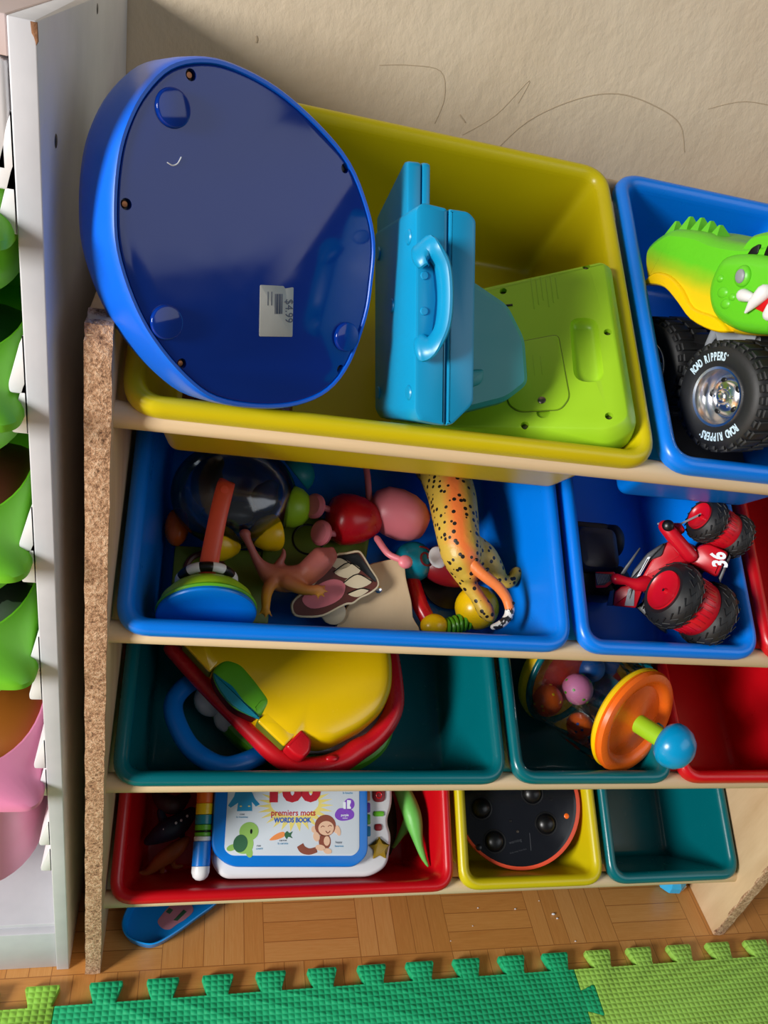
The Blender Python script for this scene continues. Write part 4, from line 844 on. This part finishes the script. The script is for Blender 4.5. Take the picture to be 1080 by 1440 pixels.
# buttons on the white base
zb = -.0182
def but(name, poly, m, z1, lab=None): mb = MB(); mb.slab(poly, zb - .002, zb + z1, .0009); return part(name, mb, m, t, lab)
b_ = but('power_button', rrect(.017, .021, .0075, 6, .323, .113 + DV), WINE, .002, 'dark red power button'); mb = MB(); mb.torus(.0035, .0008, T(.323, .111 + DV, zb + .0022), 24, 6); part('power_mark', mb, RED, b_)
but('language_switch', rrect(.0145, .0062, .003, 6, .3225, .0885 + DV), GREEN, .002, 'green slide switch')
but('round_button', rrect(.0098, .0082, .004, 6, .3215, .0725 + DV), WINE, .002, 'small dark red button')
but('star_button', [(x + .3225, y + .0475 + DV) for x, y in rounded(star(.0148, .0075), .002, 3)], GOLD, .003, 'dark gold star button')
mb = MB(); mb.text('English  Francais', .0028, T(.3215, .0795 + DV, zb + .0001), .00005, sx=.85); part('caption', mb, INKB, t)
# page tabs at the cover edge
for k, m in enumerate((INKC, GREEN, INKP, INKO)):
    mb = MB(); mb.slab(rrect(.006, .012, .002, 3, .3075, .068 + k * .014 + DV), -.0185, -.0125, .001); part('page_tab', mb, m, t)
# pen-like spine
spn = [('white_tip', .019, .0335, WHITE, .0105), ('blue_band', .0335, .061, BLUE3, .0105), ('white_band', .061, .0665, WHITE, .0102), ('green_band', .0665, .071, GREEN, .0098), ('black_band', .071, .073, BLACK, .0095), ('green_band', .073, .0795, GREEN, .0100), ('teal_band', .0795, .0905, BTEAM, .0102), ('yellow_band', .0905, .1035, YEL2, .0102), ('orange_band', .1035, .118, ORANGE, .0102), ('white_band', .118, .2, WHITE, .0102)]
for nm, a, b, m, r_ in spn:
    mb = MB(); M = axis((.1035, 0, -.016), (0, 1, 0)); a += DV; b += DV
    if nm == 'white_tip': mb.lathe([(.0001, a - .001), (.005, a), (.0085, a + .003), (r_, a + .008), (r_, b)], 32, M)
    else: mb.lathe([(r_ - .001, a), (r_, a + .0006), (r_, b - .0006), (r_ - .001, b)], 32, M)
    part(nm, mb, m, t)
mb = MB(); mb.lathe([(.0075, .03), (.0075, .2)], 16, axis((.1035, 0, -.016), (0, 1, 0))); part('spine_rod', mb, WHITE, t)
BOOK.matrix_world = RF(3) @ Matrix.Translation(ANC[BOOK] + Vector((0, 0, .012)))
# ------------------------------------------------------------------ dinosaurs in the red bin
mb = MB(); mb.tube([(.362, .135, -.050), (.369, .112, -.038), (.374, .093, -.030), (.377, .078, -.028), (.381, .058, -.027), (.387, .040, -.027), (.3925, .029, -.026)], [.010, .012, .0125, .011, .0065, .0042, .0022], 16, k=4)
mb.tube([(.371, .082, -.036), (.364, .066, -.050), (.359, .052, -.07)], [.008, .0045, .003], 12, k=3); mb.tube([(.376, .085, -.04), (.378, .070, -.075)], [.007, .004], 12); mb.ell((.361, .140, -.054), (.010, .014, .010), 16)
solo('green_dinosaur', mb, P('dinosaur green', (108, 190, 84), .45, bump=(200, .3, .001)), 'light green dinosaur with a long tail at the right of the red bin', 'toy dinosaur', 3, (.385, .08, -.1), remesh=.0018)
mb = MB(); mb.tube([(.352, .13, -.092), (.355, .1, -.09), (.36, .07, -.094), (.358, .045, -.098)], [.01, .014, .011, .006], 14, k=3); mb.tube([(.356, .09, -.09), (.366, .08, -.1)], [.007, .005], 10)
solo('dark_dinosaur', mb, P('dinosaur dark green', (40, 62, 30), .5), 'dark green dinosaur in the shade right of the word book', 'toy dinosaur', 3, (.357, .09, -.11), remesh=.0022)
mb = MB(); mb.tube([(.030, .030, -.084), (.042, .030, -.082), (.056, .042, -.078), (.070, .052, -.074), (.082, .062, -.072), (.088, .068, -.072)], [.0025, .0045, .009, .0105, .008, .004], 14, k=3)
mb.tube([(.070, .05, -.078), (.074, .036, -.088), (.084, .036, -.092)], [.005, .0035, .003], 10, k=3); mb.tube([(.058, .042, -.08), (.060, .030, -.09)], [.005, .004], 10); mb.tube([(.048, .034, -.08), (.036, .028, -.086)], [.004, .002], 10)
solo('orange_dinosaur', mb, P('dinosaur orange', (172, 92, 44), .5), 'orange brown dinosaur on the floor of the red bin, front left', 'toy dinosaur', 3, (.06, .045, -.1), remesh=.0018)
mb = MB(); mb.tube([(.040, .066, -.07), (.058, .076, -.06), (.075, .084, -.058), (.09, .098, -.06)], [.006, .013, .014, .008], 14, k=3); mb.tube([(.06, .08, -.06), (.052, .1, -.064)], [.007, .005], 10); mb.tube([(.075, .084, -.06), (.082, .07, -.075)], [.006, .004], 10)
b = thing('blue_dinosaur', 'dark navy dinosaur with white spots left of the word book', 'toy dinosaur', 3, (.065, .08, -.08)); part('body', mb, P('dinosaur navy', (20, 34, 52), .5), b, remesh=.002)
for q in ((.058, .079, -.0475), (.072, .086, -.0445), (.078, .089, -.0455), (.085, .094, -.0485)):
    mb = MB(); mb.ell(q, (.0016, .0018, .001), 10, rings=6); part('white_spot', mb, WHITE, b)
mb = MB(); mb.tube([(.045, .125, -.075), (.055, .112, -.066), (.070, .108, -.064), (.082, .118, -.07)], [.007, .011, .012, .007], 14, k=3)
solo('brown_dinosaur', mb, P('dinosaur brown', (60, 30, 28), .5), 'dark brown toy dinosaur at the back left of the red bin', 'toy dinosaur', 3, (.063, .112, -.09), remesh=.002)
mb = MB(); mb.ell((.0625, .0285, -.0985), (.004, .0045, .004), 14); solo('pink_pebble', mb, PINK, 'tiny pink piece on the floor of the red bin', 'toy piece', 3, (.0625, .0285, -.1025))
# ------------------------------------------------------------------ black disc toy
Nd = unit((-.24, -.02, .97)); MD = fr((.5215, .1055, -.018), y=Vector((0, 1, 0)) - Nd * Nd.y, z=Nd)
t = thing('hover_disc', 'round black disc toy with an orange rim lying in the bottom yellow bin', 'toy', 3, (.527, .11, -.07))
mb = MB(); mb.lathe([(.0815, -.018), (.0850, -.014), (.0862, -.008), (.0856, -.0025), (.0830, -.0012)], 72, MD @ T(.0012, 0, 0)); part('orange_rim', mb, CORAL, t)
mb = MB(); mb.lathe([(.070, -.022), (.080, -.020), (.0822, -.016), (.0826, -.003), (.081, -.0008), (.077, .0), (.0001, .0)], 72, MD); hd = part('shell', mb, P('disc black plastic', (18, 20, 26), .16), t)
def dl(u_, v_): return (u_ - .5265) / Nd.z, v_ - .1065
for u_, v_ in ((.493, .057), (.5625, .0775), (.5475, .1165), (.478, .099)):
    x, y = dl(u_, v_); mb = MB(); mb.lathe([(.0155, .0), (.0152, .0006), (.0135, .0008), (.0128, .0)], 32, MD @ T(x, y, 0)); mb.ell((x, y, -.001), (.0125, .0125, .0085), 28, MD); part('domed_foot', mb, BLACK, t)
for u_, v_, r_, m in ((.5905, .0865, .0035, ORANGE), (.524, .0685, .002, STEEL), (.472, .05, .004, BLACK), (.516, .082, .0022, BLACK), (.572, .108, .002, BLACK)):
    x, y = dl(u_, v_); mb = MB(); mb.lathe([(.0001, .0008), (r_ * .8, .0006), (r_, 0)], 18, MD @ T(x, y, 0)); part('screw_cover', mb, m, t)
x, y = dl(.520, .0565); mb = MB(); mb.text('warning', .0055, MD @ T(x, y, .0003) @ Matrix.Rotation(R(12), 4, 'Z'), .0001); mb.box((x + .020, y - .012, 0), (x + .0206, y + .010, .0004), .0001, MD @ T(0, 0, 0)); mb.text('keep away from face', .0028, MD @ T(x + .003, y - .012, .0003) @ Matrix.Rotation(R(12), 4, 'Z'), .0001); part('moulded_text', mb, GREYD, hd)
# ------------------------------------------------------------------ things on the floor
mb = MB(); tp = spline([(.020, -.150), (.018, -.168), (.026, -.182), (.045, -.191), (.062, -.191), (.085, -.178), (.110, -.160), (.133, -.143), (.150, -.120), (.13, -.10), (.10, -.09), (.06, -.10), (.032, -.125)], 5)
t = thing('blue_dish', 'shallow blue oval dish with a pink flower sticker lying under the red bin', 'dish', None, (.08, -.14, 0))
mb.prism(tp, [(.008, .0005), (.004, .002), (.0008, .014), (0, .018), (.0012, .019), (.0026, .018), (.0065, .0045), (.012, .0035)]); part('dish', mb, P('dish blue plastic', (0, 146, 232), .3), t)
mb = MB(); mb.slab(spline([(.064, -.150), (.060, -.158), (.066, -.166), (.075, -.168), (.084, -.162), (.094, -.156), (.103, -.146), (.098, -.136), (.088, -.138), (.080, -.133), (.072, -.140)], 4), .0034, .0039, .0001); stk = part('flower_sticker', mb, P('sticker pink', (206, 140, 150), .5), t)
for q in ([(.069, -.146), (.074, -.149), (.078, -.144), (.073, -.141)], [(.079, -.157), (.084, -.158), (.095, -.147), (.091, -.144)]):
    mb = MB(); mb.slab(q, .0038, .0041, .00005); part('dark_green_mark', mb, INKDG, stk)
mb = MB(); Mg = T(.803, -.139, .0); hexa = [(.022 * math.cos(math.pi * i / 4 + .3), .017 * math.sin(math.pi * i / 4 + .3)) for i in range(8)]
mb.prism(hexa, [(.006, .001), (0, .009), (.001, .018), (.008, .026)], Mg); t = thing('blue_gem_toy', 'faceted light blue plastic toy on the floor beside the right rack panel', 'toy', None, (.803, -.139, 0))
part('body', mb, P('gem light blue', (60, 180, 235), .2), t, sharp=15)
mb = MB(); mb.box((.818, -.148, .001), (.824, -.130, .014), .001); part('clear_corner', mb, P('gem pale edge', (190, 210, 222), .25), t)
for i, (x, y, r_) in enumerate([(.60, -.172, .0028), (.604, -.178, .0018), (.545, -.162, .0016), (.49, -.158, .0013), (.476, -.182, .001), (.62, -.21, .0014), (.44, -.20, .0009), (.585, -.152, .001)]):
    mb = MB(); mb.ell((x, y, r_ * .4), (r_, r_ * .6, r_ * .5), 8, rings=5); solo('crumb', mb, WHITE, 'white crumb lying on the parquet in front of the bins', 'crumb', None, (x, y, 0), 'white crumbs on the parquet')
mb = MB(); mb.ell((.272, -.128, .004), (.012, .006, .005), 12); solo('dark_scrap', mb, GREYD, 'small dark scrap on the floor under the red bin', 'scrap', None, (.272, -.128, 0))
# puzzle mats
def mat_(x0, x1, teeth, m, label, left=None, right=None):
    yv, yt = -.2495, -.2272; pts = [(x0, -.62)]
    if left: pts += left
    pts.append((x0, yv))
    for c in teeth:
        pts += [(c - .0125, yv), (c - .0128, yv + .003), (c - .0185, yt - .003), (c - .0175, yt), (c + .0175, yt), (c + .0185, yt - .003), (c + .0128, yv + .003), (c + .0125, yv)]
    pts.append((x1, yv)); 
    if right: pts += right
    pts.append((x1, -.62)); mb = MB(); mb.slab(pts, 0.0003, .0105, .0012)
    solo('puzzle_mat', mb, m, label, 'foam mat', None, ((x0 + x1) / 2, -.42, 0), 'foam puzzle mats')
def sidet(x, s):   # interlocking teeth along a side seam
    o = []
    for k in range(5):
        c = -.288 - k * .0634; o += [(x, c + .0125), (x + s * .003, c + .0128), (x + s * .020, c + .0185), (x + s * .022, c + .0175), (x + s * .022, c - .0175), (x + s * .020, c - .0185), (x + s * .003, c - .0128), (x, c - .0125)]
    return o
T1 = [.0082 + .0634 * k for k in range(10)]
mat_(-.0445, .5985, T1, foam('green foam', (16, 178, 116)), 'green foam puzzle mat in front of the rack', right=sidet(.5985, 1))
seam = [(x + .0004, y) for x, y in sidet(.5985, 1)][::-1]
mat_(.5992, 1.24, [.6425 + .0634 * k for k in range(9)], foam('lime foam', (156, 208, 84)), 'lime green foam puzzle mat at the right', left=seam)
mat_(-.69, -.0452, [-.0605 - .0634 * k for k in range(9)][::-1], foam('lime foam pale', (140, 200, 66)), 'lime green foam puzzle mat at the left corner')
# ------------------------------------------------------------------ white shelf unit at the left
t = thing('shelf_unit', 'tall white painted shelf unit with chipped edges at the left', 'shelf unit', None, (-.25, 0, 0))
mb = MB(); mb.box((-.0500, -.2066, 0), (-.0363, WALLY - .002, .962), .0009); sd = part('side_panel', mb, BOARD, t)
mb = MB(); mb.box((-.46, -.2055, .944), (-.0502, WALLY - .002, .9622), .0008); part('top_board', mb, P('pinkish white board', (226, 208, 206), .5), t)
mb = MB(); mb.box((-.46, -.195, .068), (-.0502, WALLY - .004, .084), .001); part('bottom_shelf', mb, BOARD, t)
mb = MB(); mb.box((-.46, -.203, .0), (-.0502, -.190, .078), .001); part('toe_board', mb, BOARD, t)
mb = MB(); mb.box((-.46, WALLY - .012, .08), (-.0502, WALLY - .004, .962), .001); part('back_board', mb, BOARD, t)
mb = MB(); mb.box((-.475, -.2066, 0), (-.4605, WALLY - .002, .962), .001); part('side_panel', mb, BOARD, t)
mb = MB(); mb.slab([(-.0392, .9615), (-.0361, .9615), (-.0359, .9535), (-.0368, .9515), (-.0378, .955), (-.0388, .9565)], .2050, .2069, .0003, fr((0, 0, 0), x=(1, 0, 0), y=(0, 0, 1))); part('worn_corner', mb, BOARDB, sd, label='brown worn corner of the panel')
for y, z, r_ in ((-.165, .900, .0035), (-.0, .955, .003)):
    mb = MB(); mb.lathe([(.0001, .0006), (r_, .0004), (r_ + .0006, 0)], 16, axis((-.0364, y, z), (1, 0, 0))); part('peg_hole', mb, GREYD, sd)
for zb_ in (.880, .8565, .757, .728, .630, .600, .505, .471, .379, .338, .257, .211):
    mb = MB(); h = .034
    mb.slab(rounded([(-.0500, zb_), (-.0500, zb_ + h + .006), (-.0525, zb_ + h), (-.0602, zb_ + .006), (-.0598, zb_)], [.0004, .0004, .001, .003, .002], 4), -.10, .2070 - .001, .0008, fr((0, 0, 0), x=(1, 0, 0), y=(0, 0, 1))); part('rail', mb, WHITE, t)
mb = MB(); mb.box((-.44, -.206, .888), (-.0512, .12, .9425), .003); part('drawer', mb, WHITE, t)
def tub(zt, h, m, label, cont, clab):
    t = thing('storage_tub', label, 'tub', None, (-.25, -.03, zt - h), 'plastic tubs in the left shelf unit')
    def rg(i, z, r_, fy=0): return [(a, b, z) for a, b in rrect(.387 - 2 * i, .38 - 2 * i, r_, 12, -.2447, -.040 + fy)]
    mb = MB(); mb.loft([rg(.022, zt - h + .006, .07), rg(.019, zt - .045, .08), rg(.0165, zt - .006, .085), rg(.0155, zt, .085), rg(.0140, zt + .0006, .085), rg(.002, zt - .022, .022), rg(.0005, zt - .026, .016), rg(.0005, zt - .031, .016), rg(.003, zt - .0315, .022), rg(.010, zt - .034, .06), rg(.013, zt - .060, .075), rg(.017, zt - h + .006, .085), rg(.024, zt - h, .08)], True, True); part('tub', mb, m, t)
    random.seed(int(zt * 1000))
    for k in range(1):
        c = (-.1 - .05 * k, -.12 + .05 * k, zt - .03); mb = MB(); mb.ell(c, (.05, .06, .026), 20); solo('stored_toy', mb, cont, clab[k], 'toy', None, (c[0], c[1], zt - .055), 'toys in the left tubs')
camo = P('dark camouflage plastic', (30, 38, 30), .5); n_ = NT(camo); n_.link(n_.ramp(n_.noise(28, 3), [(.47, rgb(22, 26, 24)), (.5, rgb(84, 96, 86))], 'CONSTANT'), n_.bsdf.inputs['Base Color'])
tub(.884, .085, TUBG, 'topmost lime tub in the left shelf unit', OLIVE, ['olive toy in the right front corner of the topmost lime tub', 'olive toy in the middle of the topmost lime tub', 'olive toy at the back of the topmost lime tub'])
tub(.772, .085, TUBG, 'lime tub second from the top in the left shelf unit', P('dark green plastic', (24, 66, 34), .5), ['dark green toy in the right front corner of the second lime tub', 'dark green toy in the middle of the second lime tub', 'dark green toy at the back of the second lime tub'])
tub(.650, .085, TUBG, 'lime tub third from the top in the left shelf unit', BROWN, ['brown toy in the right front corner of the third lime tub', 'brown toy in the middle of the third lime tub', 'brown toy at the back of the third lime tub'])
tub(.540, .085, TUBG, 'lowest lime tub in the left shelf unit', camo, ['black camouflage toy in the right front corner of the lowest lime tub', 'camouflage toy in the middle of the lowest lime tub', 'camouflage toy at the back of the lowest lime tub'])
tub(.380, .20, PINK2, 'pink tub at the bottom of the left shelf unit', P('amber plastic', (150, 84, 16), .5), ['amber toy in the right front corner of the pink tub', 'amber toy in the middle of the pink tub', 'amber toy at the back of the pink tub'])

# ------------------------------------------------------------------ light and camera
w = bpy.data.worlds.new('world'); bpy.context.scene.world = w; w.use_nodes = True
w.node_tree.nodes['Background'].inputs[0].default_value = (.86, .92, 1.0, 1); w.node_tree.nodes['Background'].inputs[1].default_value = WORLD
def area(name, loc, to, sx, sy, power, col):
    l = bpy.data.lights.new(name, 'AREA'); l.shape = 'RECTANGLE'; l.size = sx; l.size_y = sy; l.energy = power; l.color = col
    o = bpy.data.objects.new(name, l); C.objects.link(o); o.location = loc
    d = (Vector(to) - Vector(loc)).normalized(); o.rotation_euler = d.to_track_quat('-Z', 'Y').to_euler(); return o
area('window_light', (-2.4, -1.55, 1.35), (.3, -.15, .6), .65, .95, POWER, (1.0, .98, .95))
area('right_fill_light', (2.0, -1.65, 2.15), (.05, -.1, .88), 2.2, 1.6, FILL, (.92, .96, 1.0))  # added fill light, not a known window: sheen on blue plate, lift from right
cd = bpy.data.cameras.new('camera'); cam = bpy.data.objects.new('camera', cd); C.objects.link(cam)
yw, pt, rl_ = R(17.2447), R(33.6821), R(14.6192)
fw = Vector((math.sin(yw) * math.cos(pt), math.cos(yw) * math.cos(pt), -math.sin(pt))); rt0 = Vector((math.cos(yw), -math.sin(yw), 0)); up0 = rt0.cross(fw)
rt1 = rt0 * math.cos(rl_) + up0 * math.sin(rl_); up1 = up0 * math.cos(rl_) - rt0 * math.sin(rl_)
cam.matrix_world = fr((.0533, -.6682, 1.0131), x=rt1, z=-fw)
cd.sensor_fit = 'VERTICAL'; cd.sensor_height = 36; cd.lens = 36 * 1085.0 / 1440; cd.clip_start = .02
sc = bpy.context.scene; sc.camera = cam
sc.view_settings.view_transform = 'Standard'; sc.view_settings.look = 'None'; sc.view_settings.gamma = 1; sc.view_settings.exposure = 0
try: sc.view_settings.use_curve_mapping = False
except Exception: pass
